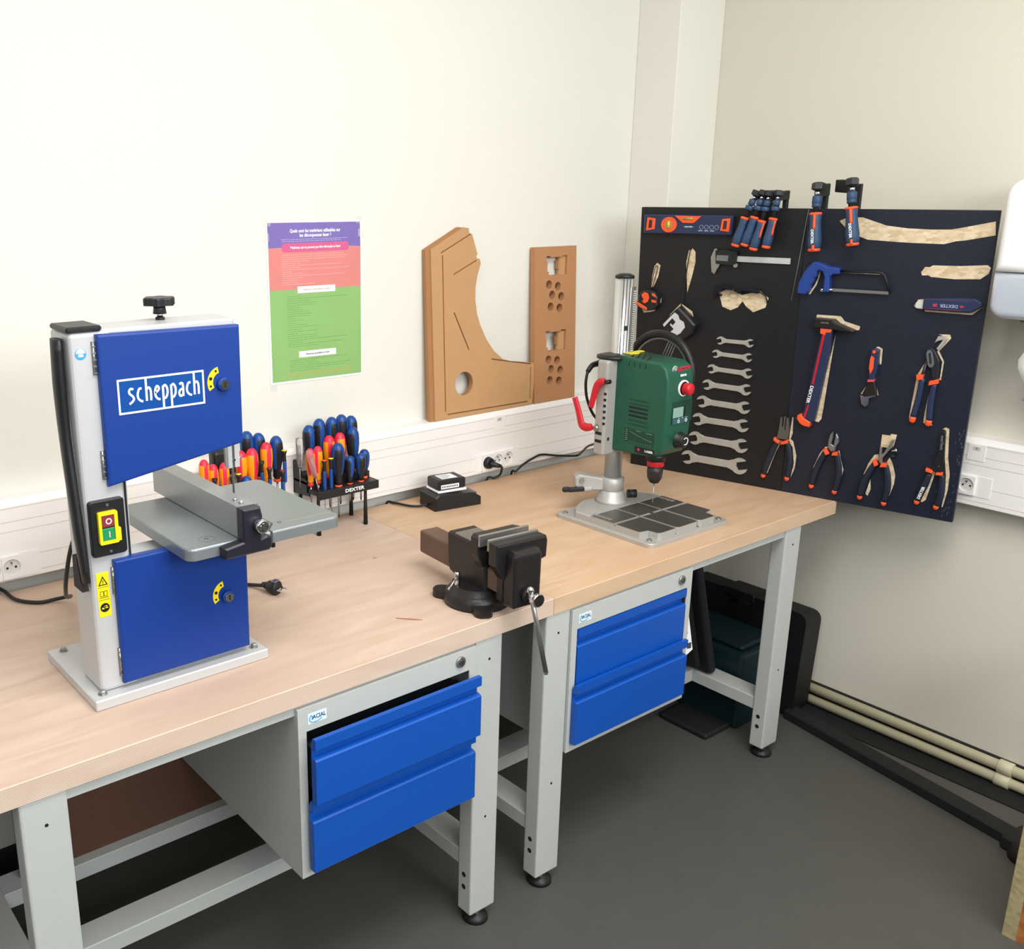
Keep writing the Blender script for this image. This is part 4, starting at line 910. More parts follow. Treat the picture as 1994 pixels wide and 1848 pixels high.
for x, z in ((.765, 1.375), (.806, 1.368), (.781, 1.342), (.823, 1.335), (.776, 1.305), (.817, 1.299), (.775, 1.136), (.816, 1.130), (.789, 1.104), (.832, 1.097), (.785, 1.068), (.828, 1.062)):
    p = mm([(x, z)])[0]; hs.append(circ(p[0], p[1], .0135, 20))
for z0, z1, x0 in ((1.404, 1.464, .750), (1.163, 1.228, .758)):
    r_ = [(x0, z1), (x0, z0+.045), (x0+.005, z0+.045), (x0+.005, z0+.012), (x0+.012, z0+.012), (x0+.012, z0), (x0+.094, z0), (x0+.094, z1), (x0+.070, z1), (x0+.070, z1-.004), (x0+.018, z1-.004), (x0+.018, z1)]
    hs.append(mm(r_))
rc2 = [(.719, 0), (.906, 0), (.9065, .494), (.7185, .4945)]
MB().prism(rc2, -.003, .0165, holes=hs, mtx=MT).build('board', M_MDF2, T2, True)
for z0, x0 in ((1.404, .750), (1.163, .758)):
    p = mm([(x0+.066, z0), (x0+.094, z0), (x0+.094, z0+.060), (x0+.066, z0+.060)])
    MB().prism(p, .006, .016, mtx=MT).build('inner_tab', M_MDF, T2, True)
    MB().prism(mm([(x0+.060, z0+.018), (x0+.068, z0+.018), (x0+.068, z0+.045), (x0+.060, z0+.045)]), .004, .016, mtx=MT).build('inner_tab', M_MDF2, T2, True)
# ------------------------------------------------------------------ screwdriver racks
def rack(x0, label, lettered):
    R_ = thing('screwdriver_rack', label, 'tool rack', (x0+.1, .72, H)); W = .2
    MB().box(x0, x0+W, .662, .712, .893, .905, .002).box(x0, x0+W, .660, .666, .882, .9055, .002).build('front_shelf', M_BLK, R_, True)
    MB().box(x0, x0+W, .708, .778, .912, .922, .002).box(x0, x0+W, .706, .712, .893, .921).box(x0+.004, x0+W-.004, .735, .778, .922, .934, .002).build('rear_shelf', M_BLK, R_, True)
    MB().prism([(.700, .885), (.780, .878), (.780, .968), (.772, .972), (.750, .972), (.742, .93), (.712, .925)], x0, x0+.004, mtx=BY).build('side_plate', M_BLK, R_, True)
    MB().box(x0, x0+W, .776, .780, .878, .90).build('rear_bar', M_BLK, R_, True)
    for lx, ly in ((.012, .677), (W-.035, .677), (.012, .765), (W-.022, .765)):
        MB().cyl((x0+lx, ly, H), (x0+lx, ly, .893), .0062, 14, r1=.0040).build('leg', M_BLKM, R_, True)
    fr = FR((x0+.118, .660, .8935), (1, 0, 0), (0, 1, 0), (0, 0, 1))
    if lettered: MB().text('DEXTER', .0135, fr @ TR((0, -.0004, 0)), sx=1.25, bold=.0003).build('lettering', M_WHITE, R_, True)
    return R_
rack(-.205, 'black screwdriver rack with white lettering nearer the battery charger', True)
rack(-.500, 'black screwdriver rack half hidden behind the band saw table', True)
def sdriver(kind):
    """local frame: origin at bottom of handle, Z up along the handle"""
    L, R0, A, B, tip, tl = kind
    prof = [(R0*.42, 0), (R0*.50, .003), (R0*.62, L*.06), (R0*.58, L*.14), (R0*.62, L*.24), (R0*.88, L*.42), (R0, L*.60), (R0*1.0, L*.74), (R0*.92, L*.86), (R0*.70, L*.94), (R0*.38, L*.99), (0, L)]
    o = thing('screwdriver', 'x', 'screwdriver', mtx=Matrix.Identity(4))
    mb = MB(); seg = 24; mb.lathe(prof, seg)
    idx = 0
    for i in range(len(prof)-1):
        for k in range(seg):
            zc = (prof[i][1]+prof[i+1][1])/2/L; ang = k/seg
            stripe = (ang % (1/3)) < .10 and zc > .2
            mb.m[idx] = 0 if (zc > .80 or stripe) else 1
            idx += 1
    h = mb.build('handle', [A, B], o)
    MB().cyl((R0*.70, 0, L*.80), (R0*.99, 0, L*.80), R0*.20, 10).build('hanging_hole', M_BLKM, h)
    MB().lathe([(R0*.45, 0), (R0*.58, -.002), (R0*.58, -.006), (R0*.40, -.009)], 14).build('collar', tip, o)
    MB().cyl((0, 0, -.006), (0, 0, -tl), .0028 if R0 > .012 else .0018, 10).cyl((0, 0, -tl), (0, 0, -tl-.008), .0026, 8, r1=.0012, mi=1).build('shaft', [M_STEEL, M_BLKM], o)
    return o
KB = (.115, .0180, M_DBLUE, M_BLK, M_ORANGE, .085); KR = (.110, .0165, M_DRED, M_DYEL, M_DRED, .085)
KS = (.075, .0145, M_DBLUE, M_BLK, M_ORANGE, .05); KM = (.095, .0130, M_DRED, M_DYEL, M_DRED, .08)
protos = {}
def place(kind, key, x, y, ztop, rz, label, group, tx=0, ty=0):
    L = kind[0]
    M = TR((x, y, ztop-L)) @ Matrix.Rotation(tx, 4, 'Y') @ Matrix.Rotation(ty, 4, 'X') @ Matrix.Rotation(rz, 4, 'Z')
    if key not in protos:
        o = sdriver(kind); protos[key] = o; o.matrix_world = M; WM[o.name] = M; o['label'] = label; o['group'] = group; return o
    return dup(protos[key], M, label, group)
g1 = 'screwdrivers in the lettered rack beside the charger'; g2 = 'screwdrivers in the rack behind the saw table'
VD = radians(-90-40)
rows = [
 (KB, 'KB', -.174, .745, 1.067, 2.2, 'blue and black screwdriver, leftmost of back row in right rack', g1),
 (KB, 'KB', -.1412, .745, 1.080, .1, 'blue screwdriver with side hole, second from left in back row of right rack', g1),
 (KB, 'KB', -.1009, .745, 1.079, 1.2, 'blue capped black screwdriver, middle of back row in right rack', g1),
 (KB, 'KB', -.069, .745, 1.0816, .9, 'tallest blue and black screwdriver, fourth in back row of right rack', g1),
 (KB, 'KB', -.0327, .752, 1.072, 1.4, 'blue and black screwdriver, rightmost of back row in right rack', g1),
 (KB, 'KB', -.0514, .718, 1.0494, .2, 'large blue screwdriver before the right end of back row in right rack', g1),
 (KR, 'KR', -.1276, .720, 1.0366, -.2, 'large red and orange screwdriver, left of the middle pair in right rack', g1),
 (KR, 'KR', -.0911, .722, 1.0390, .9, 'large red and orange screwdriver, right of the middle pair in right rack', g1),
 (KM, 'KM', -.2001, .700, 1.0168, 1.4, 'red and orange screwdriver behind clear pink tester in right rack', g1),
 (KM, 'KM', -.1762, .700, 1.0191, 1.3, 'slim red and orange screwdriver, second from left in right rack', g1),
 (KB, 'KB', -.1257, .680, 1.0238, .7, 'blue and black screwdriver standing at centre of front edge of right rack', g1),
 (KS, 'KS', -.0884, .680, .9824, .1, 'stubby blue and black screwdriver with side hole, front of right rack', g1),
 (KS, 'KS', -.0524, .680, .9834, 1.0, 'stubby blue capped screwdriver, second of the stubby ones in right rack', g1),
 (KS, 'KS', -.0255, .700, .9865, 2.6, 'small blue and black screwdriver at the right end of right rack', g1),
 (KB, 'KB', -.361, .745, 1.0783, .6, 'blue screwdriver at the saw door edge, back row of left rack', g2),
 (KB, 'KB', -.3271, .745, 1.0687, 1.2, 'blue capped black screwdriver, middle of back row in left rack', g2),
 (KB, 'KB', -.2784, .740, 1.0545, 1.3, 'blue domed black screwdriver, rightmost tall one of left rack', g2),
 (KR, 'KR', -.3938, .720, 1.0374, 1.5, 'fat orange screwdriver with red cap beside the blade guard, left rack', g2),
 (KR, 'KR', -.3632, .718, 1.0394, .35, 'red and orange screwdriver with side hole, middle of left rack', g2),
 (KR, 'KR', -.3199, .720, 1.0481, .1, 'tallest red and orange screwdriver in left rack', g2),
 (KM, 'KM', -.4818, .700, 1.0215, .2, 'red capped orange screwdriver, leftmost upright one of left rack', g2),
 (KM, 'KM', -.4519, .700, 1.0208, -.2, 'red screwdriver with side hole just left of blade guard, left rack', g2),
 (KS, 'KS', -.4018, .680, .9817, .5, 'blue stubby screwdriver just showing above the saw table, left rack', g2),
 (KM, 'KM', -.5035, .705, 1.036, 2.2, 'orange headed screwdriver at the left end of left rack', g2)]
for r_ in rows: place(*r_)
def precision(x, y, zt, capm, label, group, L=.085):
    o = thing('precision_driver', label, 'screwdriver', (x, y, zt-L), 0, group)
    MB().lathe([(.0045, 0), (.0050, .004), (.0050, L*.62), (.0038, L*.70)], 14).build('handle', M_DBLUE, o)
    MB().lathe([(.0050, L*.66), (.0042, L*.72), (.0042, L*.86), (.0075, L*.985), (.0068, L*.99)], 14).build('grip', M_BLK, o)
    MB().lathe([(.0070, L*.985), (.0072, L), (0, L+.0004)], 14).build('cap', capm, o)
    MB().cyl((0, 0, 0), (0, 0, -.07), .0012, 8).build('shaft', M_STEEL, o)
    return o
gp = 'precision screwdrivers in the racks'
precision(-.1748, .672, .9863, M_ORANGE, 'thin precision screwdriver with orange cap, front left of right rack', gp)
precision(-.1541, .672, .9884, M_YEL, 'thin precision screwdriver with yellow cap, front left of right rack', gp)
precision(-.3516, .690, 1.0096, M_BLK, 'thin blue precision screwdriver before the tallest red one, left rack', gp)
precision(-.3351, .680, .9915, mat('dark_red', '8E2A30', .5), 'thin precision screwdriver with dark red cap, left rack', gp)
precision(-.2782, .700, 1.0245, M_YEL, 'thin precision screwdriver with yellow cap at right end of left rack', gp)
precision(-.2975, .680, .978, mat('dark_red', '8E2A30', .5), 'thin precision screwdriver with red ring at right front of left rack', gp)
precision(-.423, .680, .9912, M_YEL, 'thin precision screwdriver with yellow cap beside the blade, left rack', gp)
precision(-.489, .680, .9907, M_BLK, 'thin black capped precision screwdriver at left front of left rack', gp)
precision(-.443, .676, .9870, M_BLK, 'thin black capped precision screwdriver just left of the blade, left rack', gp)
def tester(x, y, z, M, label, c):
    o = thing('voltage_tester', label, 'tester', mtx=M)
    MB().lathe([(.004, 0), (.0065, .010), (.0085, .03), (.0095, .070), (.0085, .078), (.003, .080)], 16).build('clear_handle', c, o)
    MB().cyl((0, 0, 0), (0, 0, -.055), .0014, 8).cyl((0, 0, .004), (0, 0, .060), .0025, 8).build('blade', M_STEEL, o)
tester(0, 0, 0, TR((-.2205, .72, .965)), 'clear plastic voltage tester upright at left end of right rack', M_CLEAR)
tester(0, 0, 0, TR((-.203, .672, .943)) @ Matrix.Rotation(-.24, 4, 'Y'), 'pinkish clear voltage tester leaning in front of orange screwdrivers, right rack', mat('clear_pink', 'E6B8BC', .12, trans=.7, ior=1.2))
bd = thing('pistol_screwdriver', 'dark glossy bit driver body behind the blade guard in left rack', 'screwdriver', (-.440, .735, .934))
MB().box(-.030, .035, -.018, .018, .045, .115, .012, seg=3).build('body', M_BLK, bd); MB().cyl((0, 0, 0), (0, 0, .05), .007, 14).build('shank', M_BLKM, bd)

# ------------------------------------------------------------------ tool board
an = .231
bX = Vector((sin(an), -cos(an), 0)); nb = Vector((-cos(an), -sin(an), 0)); uZ = (Vector((0, 0, 1))+nb*.0481).normalized(); iY = uZ.cross(bX)
PM = FR((1.02797, .64022, H), bX, iY, uZ)
def O(pts): return [(u*.01, v*.01) for u, v in pts]
def pt(u, v, y=0): return PM @ Vector((u*.01, y, v*.01))
TBD = thing('tool_board', 'large black painted tool board standing upright on right bench by corner', 'tool board', mtx=PM)
MB().box(0, .4995, 0, .018, 0, .8335, .001).build('left_panel', mat('board_black', '151619', .45, var=.15, vscale=30, bump=.3, bscale=260), TBD)
MB().box(.4999, .9667, 0, .018, 0, .8335, .001).build('right_panel', M_BOARD, TBD)
MB().tube([(.502, -.0003, .832), (.490, -.0003, .70), (.478, -.0003, .578)], .0008, 6).build('painted_line', mat('line_grey', '8F9296', .6), TBD)
def bare(pts, y=-.0006): return MB().prism(O(pts), y, .0, mtx=PM).build('bare_silhouette', M_OSBS, TBD, True)
# empty silhouettes
bare([(58.7, 80.2), (60.8, 81.2), (64.7, 81.2), (70.8, 79.2), (76.0, 78.6), (81.6, 78.4), (86.2, 78.5), (89.1, 79.1), (96.0, 80.7), (96.4, 77.3), (90.0, 75.9), (87.7, 75.6), (85.1, 74.8), (76.5, 74.9), (66.5, 75.4), (61.6, 77.2)])
bare([(80.6, 67.4), (81.4, 68.8), (82.5, 68.8), (83.2, 69.3), (89.6, 69.4), (95.8, 69.9), (96.5, 69.2), (96.2, 67.8), (94.5, 66.3), (88.7, 66.0), (83.1, 66.3), (82.5, 66.7), (80.9, 66.6)])
bare([(26.4, 58.6), (28.3, 59.7), (30.8, 59.7), (33.4, 58.4), (38.7, 59.9), (41.3, 58.0), (40.6, 55.2), (37.1, 53.6), (34.9, 55.1), (33.7, 56.6), (32.4, 54.7), (30.3, 53.7), (27.7, 54.6)])
bare([(16.4, 58.2), (15.5, 67.2), (16.1, 70.7), (17.2, 71.5), (18.2, 70.4), (18.4, 67.4), (17.7, 63.6)])
bare([(14.6, 54.7), (18.4, 52.4), (19.1, 49.9), (15.7, 50.4), (9.5, 47.9), (11.4, 51.2)])
bare([(4.3, 59.1), (4.6, 62.5), (5.2, 65.6), (6.1, 66.7), (7.2, 65.9), (6.6, 62.4), (5.2, 59.2)])
bare([(-.0+.2, 54.4), (2.4, 50.9), (4.2, 51.2), (5.9, 51.7), (8.0, 54.4), (8.1, 56), (7.0, 53.0), (4.2, 52.0), (2.6, 52.2)])
bare([(55.3, 54.3), (61.8, 54.3), (62.9, 53.0), (67.1, 51.9), (67.0, 50.9), (66.2, 50.7), (62.0, 52.3), (60.5, 53.5), (56.0, 53.6), (55.2, 51.2), (55.0, 51.2)])
bare([(60.9, 49.0), (60.4, 40), (59.7, 27), (59.5, 24.2), (58.8, 23.1), (57.7, 23.3), (57.4, 24.4), (58.6, 32.8), (60.3, 44)])
bare([(71.9, 46.6), (72.6, 46.7), (73.6, 46.2), (73.7, 41.9), (73.3, 41.9), (73.0, 45.6)])
bare([(71.0, 36.4), (69.3, 32.9), (69.9, 32.9), (71.5, 35.6)]); bare([(72.8, 36.6), (74.0, 33.2), (73.3, 33.0), (72.6, 35.2)])
bare([(84.8, 44.3), (84.1, 40.0), (84.2, 36.5), (83.9, 27.4), (82.6, 26.9), (82.4, 28.0), (83.0, 39.9)]); bare([(88.6, 44.2), (88.6, 39.3), (88.9, 39.2), (89.0, 44.3), (87.5, 47.0), (89.9, 50.6), (89.5, 51.6), (86.9, 51.4), (88.8, 50.8), (87.0, 46.8)])
bare([(86.7, 38.0), (86.1, 30.0), (86.1, 27.1), (87.0, 26.3), (88.4, 26.6), (87.4, 28.5), (87.1, 37.8)])
bare([(51.3, 23.6), (51.6, 23.4), (51.8, 18.5), (51.4, 16.8), (52.2, 16.2), (53.5, 12.0), (53.4, 8), (52.4, 4.8), (53.0, 9.5), (52.2, 14.4), (50.9, 16.0), (51.0, 19)]); bare([(49.0, 16.0), (47.4, 12.0), (45.5, 5.0), (45.2, 4.9), (46.9, 11.8), (48.4, 15.8)])
bare([(61.7, 15.0), (60.6, 13.6), (58.9, 9.5), (58.6, 9.0), (60.2, 14.1), (61.6, 16.2), (62.4, 16)]); bare([(65.4, 15.6), (66.0, 13.2), (67.1, 10), (66.4, 4.6), (66.0, 4.4), (66.4, 9.7), (65.4, 13.3), (65.0, 15.2)])
bare([(76.2, 22.1), (78.4, 22.1), (78.4, 22.6), (80.0, 22.6), (79.6, 19.6), (79.0, 18.4), (76.2, 18.6)]); bare([(78.9, 15.9), (79.8, 14.2), (80.9, 10.9), (80.9, 8.2), (80.1, 4.6), (79.2, 3.2), (79.7, 8.5), (79.2, 12.0), (78.2, 14.0)])
bare([(74.9, 15.9), (73.6, 13.2), (72.6, 9.5), (73.4, 10.5), (75.0, 13.6), (76.2, 14.6), (75.9, 16.2)]); bare([(74.6, 8.5), (73.8, 4.0), (74.4, 3.4), (75.0, 5.6)])
bare([(91.0, 25.9), (91.7, 26.5), (92.6, 26.2), (93.3, 18.3), (94.3, 13.6), (94.4, 9), (93.8, 4.0), (93.5, 4.0), (93.8, 9), (93.4, 13.4), (92.5, 18.2), (92.0, 25.4), (91.5, 25.9)]); bare([(90.1, 13.9), (89.5, 10.0), (88.2, 4.6), (88.5, 4.3), (89.4, 5.2), (90.2, 9.8), (90.8, 13.6)])
bare([(80.0, 58.6), (80.8, 60.2), (82.1, 60.4), (82.1, 57.7), (80.5, 57.9)]); bare([(82.6, 57.7), (93.8, 57.7), (96.2, 59.4), (93.9, 57.1), (82.8, 57.2)])
bare([(52.4, 59.9), (53.9, 62.6), (54.6, 64.6), (54.6, 66.8), (55.2, 66.9), (55.0, 65.2), (54.4, 62.6), (52.9, 59.9)])
# scraped paint slivers tinted blue with painted window highlights, lower right corner
random.seed(11); m = MB()
for k in range(46):
    v = random.uniform(1, 26); u = 96.2-abs(random.gauss(0, .9))-(.0 if v > 8 else random.uniform(0, 4)); L = random.uniform(.15, .8)
    if u < 90: continue
    m.prism(O([(u, v), (u+.09, v+.05), (u+.16, v+L), (u+.04, v+L)]), -.0004, 0, mtx=PM)
m.build('scratch_glints', mat('scratch_glint_blue', '4C607C', .6), TBD, True, kind='stuff')

def tl(name, label, cat, u, v, group=None): return thing(name, label, cat, mtx=PM @ TR((u*.01, 0, v*.01)), group=group)
def tb_(mb, n, m, p): return mb.build(n, m, p, True)
def pr_(pts, y0, y1, bev=0, holes=(), mb=None): return (mb or MB()).prism(O(pts), y0, y1, holes=[O(h) for h in holes], mtx=PM, bev=bev)
# spirit level
t = tl('spirit_level', 'navy torpedo spirit level with orange ends, top left of tool board', 'spirit level', 15, 78.5)
tb_(MB().box(.019, .297, -.020, 0, .757, .813, .003, mtx=PM), 'level_body', M_NAVY, t)
for q in ([(3.1, 80.5), (5.8, 80.2), (5.6, 77.0), (2.8, 76.5)], [(26.6, 80.3), (29.1, 80.6), (28.9, 76.7), (26.2, 77.0)]):
    o = tb_(pr_(q, -.023, -.019, .001), 'hand_hold', M_ORANGE, t); cu = sum(p[0] for p in q)/4; cv_ = sum(p[1] for p in q)/4
    tb_(pr_([(cu-.7, cv_-1.2), (cu+.4, cv_-1.1), (cu+.5, cv_+1.2), (cu-.5, cv_+1.2)], -.0236, -.023), 'slot', mat('slot_brown', '3A2420', .6), o)
st = [(10.25+(2.42+(.12 if i % 2 else 0))*cos(2*pi*i/48), 78.45+(2.2+(.1 if i % 2 else 0))*sin(2*pi*i/48)) for i in range(48)]
o = tb_(pr_(st, -.024, -.019), 'vial_dial', M_ORANGE, t); tb_(pr_(circ(10.25, 78.45, 1.25, 20), -.0248, -.024), 'vial_window', mat('vial_olive', 'A98A3A', .3), o); tb_(MB().cyl(pt(10.25, 77.5, -.0255), pt(10.25, 79.4, -.0255), .0035, 12), 'vial', mat('vial_yellow', 'D6C44A', .2), o)
o = tb_(pr_([(12.0, 81.1), (20.3, 81.0), (18.0, 79.0), (14.6, 79.0)], -.024, -.019, .001), 'top_vial_holder', M_ORANGE, t); tb_(MB().cyl(pt(14.9, 80.3, -.0225), pt(17.9, 80.3, -.0225), .0045, 12), 'vial', mat('vial_olive', 'A98A3A', .3), o)
m = MB()
for k in range(4): m.prism(O(circ(20.4+k*1.55, 77.9, .65, 16)), -.0205, -.020, holes=[O(circ(20.4+k*1.55, 77.9, .56, 16))], mtx=PM)
for k in range(3): m.box(.195+k*.018, .208+k*.018, -.0206, -.020, .7675, .7700, mtx=PM)
tb_(m, 'printed_marks', mat('print_blue_grey', '9AA6C2', .5), t)
tb_(MB().text('DEXTER', .0062, FR(pt(16.4, 77.9, -.0203), bX, iY, uZ)).box(.148, .155, -.0204, -.020, .779, .7795, mtx=PM).box(.174, .181, -.0204, -.020, .779, .7795, mtx=PM), 'lettering', M_WHITE, t)
# clamps hooked over the top edge
def clamp(ub, vb, ut, vt, uh, vh, label, big=1.0, group='clamps hooked over the board top', red=True, ang=0, armrot=0):
    t = tl('bar_clamp', label, 'clamp', ut, 83.3, group)
    p0 = pt(ub, vb, -.042); p1 = pt(ut, vt, -.036); d = (p1-p0).normalized()
    Mh = TR(p0) @ d.to_track_quat('Z', 'Y').to_matrix().to_4x4() @ Matrix.Rotation(ang, 4, 'Z'); L = (p1-p0).length; r = .0112*big
    h = tb_(MB().lathe([(r*.85, .004), (r*1.02, L*.12), (r*1.1, L*.3), (r*.92, L*.62), (r*.88, L*.8), (r*.95, L*.96), (r*.8, L)], 18, mtx=Mh), 'handle', M_NAVYR, t)
    tb_(MB().lathe([(r*.72, -.002), (r*.98, .000), (r*.98, .005), (r*.86, .007)], 18, mtx=Mh), 'end_cap', M_ORANGE, h)
    tb_(MB().lathe([(r*1.0, L-.004), (r*1.0, L), (r*.85, L+.002), (r*.5, L+.003)], 18, mtx=Mh), 'top_ring', M_ORANGE, h)
    if red:
        fd = (-iY+d*iY.dot(d)).normalized(); sd_ = (bX-d*bX.dot(d)).normalized(); ph = .12 if big > 1.3 else .95
        dv = fd*cos(ph)+sd_*sin(ph)
        for fa, fb_ in (((.03, .16), (.58, .97)) if big > 1.3 else ((.45, .97),)):
            P = []
            for i in range(6):
                f_ = fa+(fb_-fa)*i/5; rr_ = r*(1.02+.08*min(1, max(0, (f_-.1)/.2)) if f_ < .3 else 1.1-.2*min(1, (f_-.3)/.35))
                P.append(p0+d*(L*f_)+dv*(rr_*1.0))
            tb_(MB().tube(P, .0026*big, 6), 'stripe', M_ORANGE, h)
    p2 = pt(uh, vh, -.028)
    tb_(MB().cyl(p1, p2, .0055*big, 12), 'spindle', M_BLKM, t)
    d2 = (p2-p1).normalized()
    tb_(MB().cyl(p2-d2*.014*big, p2, .0085*big, 16, cap=.001), 'blue_collar', M_NAVYR, t)
    p3 = p2+d2*.010*big; tb_(MB().cyl(p2, p3, .0045*big, 12), 'ball_joint', M_CHROME, t)
    if big > 1: tb_(MB().cyl(p2-d2*.030, p2-d2*.018, .0120, 16, cap=.001), 'blue_collar', M_NAVYR, t)
    Mp = TR(p3) @ d2.to_track_quat('Z', 'Y').to_matrix().to_4x4()
    tb_(MB().lathe([(.008*big, 0), (.0118*big, .002*big), (.0118*big, .012*big), (.009*big, .014*big)], 6, mtx=Mp, smooth=False), 'pressure_pad', mat('pad_grey', '2A2B2E', .5), t)
    # sliding arm passes over the board to the bar behind it
    a0 = p3+uZ*.004*big
    arm = MB(); q = a0-PM.translation; 
    yloc = (PM.inverted() @ a0)
    arm.box(yloc.x-.0065*big, yloc.x+.0065*big, yloc.y, .050, yloc.z-.016*big, yloc.z+.006*big, .002, mtx=PM @ TR(yloc) @ Matrix.Rotation(armrot, 4, 'Z') @ TR(-yloc))
    tb_(arm, 'sliding_arm', M_BLKM, t)
    tb_(MB().box(yloc.x-.005*big, yloc.x+.005*big, .030, .050, yloc.z-.20, yloc.z-.003, .001, mtx=PM), 'bar', M_BLKM, t)
    return t
clamp(31.8, 73.0, 33.9, 80.9, 35.5, 85.9, 'small navy clamp, leftmost of the four hooked together', 1.12, red=False)
clamp(34.5, 73.2, 36.6, 81.1, 37.7, 85.9, 'small navy clamp, second of the four hooked together', 1.12, red=False)
clamp(37.1, 72.1, 38.8, 80.1, 39.6, 85.7, 'small navy clamp hanging lowest, third of the four hooked together', 1.12, ang=2.4)
clamp(40.7, 72.8, 41.9, 80.8, 42.3, 85.8, 'small navy clamp, rightmost of the four hooked together', 1.12, ang=2.6)
def bigclamp(args, lab, ft):
    t = clamp(*args, lab, 1.5, ang=3.1, armrot=ft)
    return t
c5 = bigclamp((54.0, 72.4, 53.3, 82.4, 53.1, 86.9), 'large navy clamp with orange stripe, alone over the board joint', 0)
c6 = bigclamp((63.9, 74.2, 62.4, 84.0, 61.9, 88.0), 'large navy clamp with orange stripe, rightmost over bare machete silhouette', .75)
for c_, (u0, v0, u1, v1) in ((c5, (53.85, 74.2, 53.5, 78.6)), (c6, (63.7, 76.0, 63.0, 80.4))):
    dd = (pt(u1, v1)-pt(u0, v0)).normalized()
    tb_(MB().text('DEXTER', .0095, FR(pt((u0+u1)/2, (v0+v1)/2, -.0605), -dd, iY, (-dd).cross(iY)*1), sx=1.1, bold=.0003), 'lettering', M_WHITE, c_)
# tape measures
t = tl('tape_measure', 'small orange and black tape measure hanging by a loop', 'tape measure', 4.5, 55)
tb_(pr_([(1.4, 56.6), (2.4, 58.0), (4.5, 58.5), (6.6, 57.9), (7.8, 56.2), (7.9, 53.8), (6.9, 52.4), (4.6, 52.0), (2.2, 52.6), (.3, 53.8), (.2, 54.6), (1.3, 54.9)], -.026, 0, .004), 'case', M_BLK, t)
tb_(pr_([(2.6, 57.0), (3.5, 57.8), (4.7, 57.5), (5.2, 56.2), (4.8, 54.9), (3.8, 54.3), (2.9, 54.7), (3.3, 55.7), (2.7, 56.4)], -.0275, -.026), 'orange_disc', M_ORANGE, t)
tb_(pr_([(.5, 54.3), (2.6, 52.9), (4.6, 52.3), (4.6, 53.0), (2.6, 54.0), (.7, 54.9)], -.0275, -.025), 'orange_base', M_ORANGE, t)
tb_(pr_([(6.0, 57.7), (7.3, 57.0), (7.3, 56.4), (6.1, 56.9)], -.0275, -.025).prism(O([(6.0, 55.6), (7.5, 55.4), (7.5, 54.7), (6.1, 54.8)]), -.0275, -.025, mtx=PM), 'orange_rib', M_ORANGE, t)
tb_(MB().tube([pt(4.6, 58.2, -.008), pt(4.9, 61, -.006), pt(5.6, 65, -.005), pt(6.2, 65.8, -.005), pt(6.5, 65.0, -.005), pt(5.8, 61.5, -.006), pt(5.0, 58.4, -.008)], .0012, 6, sub=3), 'wrist_loop', M_BLK, t)
t = tl('tape_measure', 'large black and white tape measure hanging by a long strap', 'tape measure', 15, 48)
tb_(pr_([(15.2, 54.0), (18.8, 50.9), (20.9, 48.8), (20.2, 46.4), (16.6, 43.4), (13.5, 44.0), (11.0, 46.2), (10.0, 48.5), (13.4, 52.2)], -.034, 0, .005), 'case', M_BLK, t)
o = tb_(pr_([(10.6, 48.3), (12.6, 50.6), (14.2, 52.3), (15.4, 51.6), (15.9, 50.3), (17.3, 49.6), (17.8, 48.0), (16.4, 46.0), (14.2, 44.7), (12.1, 46.1)], -.0355, -.034), 'white_label', mat('label_white', 'C9CACC', .5), t)
tb_(pr_([(10.9, 47.4), (13.6, 50.5), (14.7, 49.4), (13.9, 48.4), (13.1, 48.9), (12.9, 48.4), (14.2, 47.2), (12.5, 45.6)], -.0362, -.0355), 'black_numeral', M_BLKM, o)
tb_(pr_([(15.6, 44.6), (16.9, 44.8), (16.4, 43.9), (15.4, 43.8)], -.0352, -.03), 'red_button', M_RED, t)
tb_(MB().tube([pt(15.2, 53.5, -.012), pt(15.3, 57.5, -.006), pt(15.9, 64.0, -.004), pt(16.7, 70.6, -.004), pt(17.3, 71.2, -.004)], [.0022, .0020, .0016, .0014, .001], 8, sub=3), 'strap', M_BLKM, t)
# caliper
t = tl('digital_caliper', 'silver digital caliper hanging below the four small clamps', 'caliper', 35, 69)
tb_(pr_([(31.0, 69.75), (46.7, 69.7), (46.7, 68.05), (31.0, 68.15)], -.008, -.003), 'beam', mat('caliper_steel', 'C4C6C6', .4, metal=.1), t)
tb_(pr_([(24.4, 71.7), (25.2, 71.7), (25.3, 68.0), (26.5, 67.4), (24.8, 64.2), (23.9, 64.9), (23.4, 69.1)], -.009, -.003, .0005), 'jaw', M_STEEL, t)
o = tb_(pr_([(24.9, 71.2), (28.0, 71.6), (31.5, 71.0), (31.4, 67.6), (30.2, 67.0), (26.5, 67.2), (25.2, 67.4)], -.014, -.005, .001), 'display_unit', M_BLK, t)
tb_(pr_([(25.5, 69.9), (29.0, 69.9), (28.9, 68.2), (25.3, 68.3)], -.0146, -.014), 'screen', mat('caliper_lcd', '6F7274', .3), o)
tb_(pr_(circ(31.2, 67.1, .65, 16), -.013, -.004), 'thumb_wheel', M_STEEL, t)
m = MB()
for k in range(30): m.box(.3185+k*.0045, .3189+k*.0045, -.0083, -.008, .6830, .6845+(.002 if k % 5 == 0 else 0), mtx=PM)
tb_(m, 'scale_marks', M_BLACKP, t)
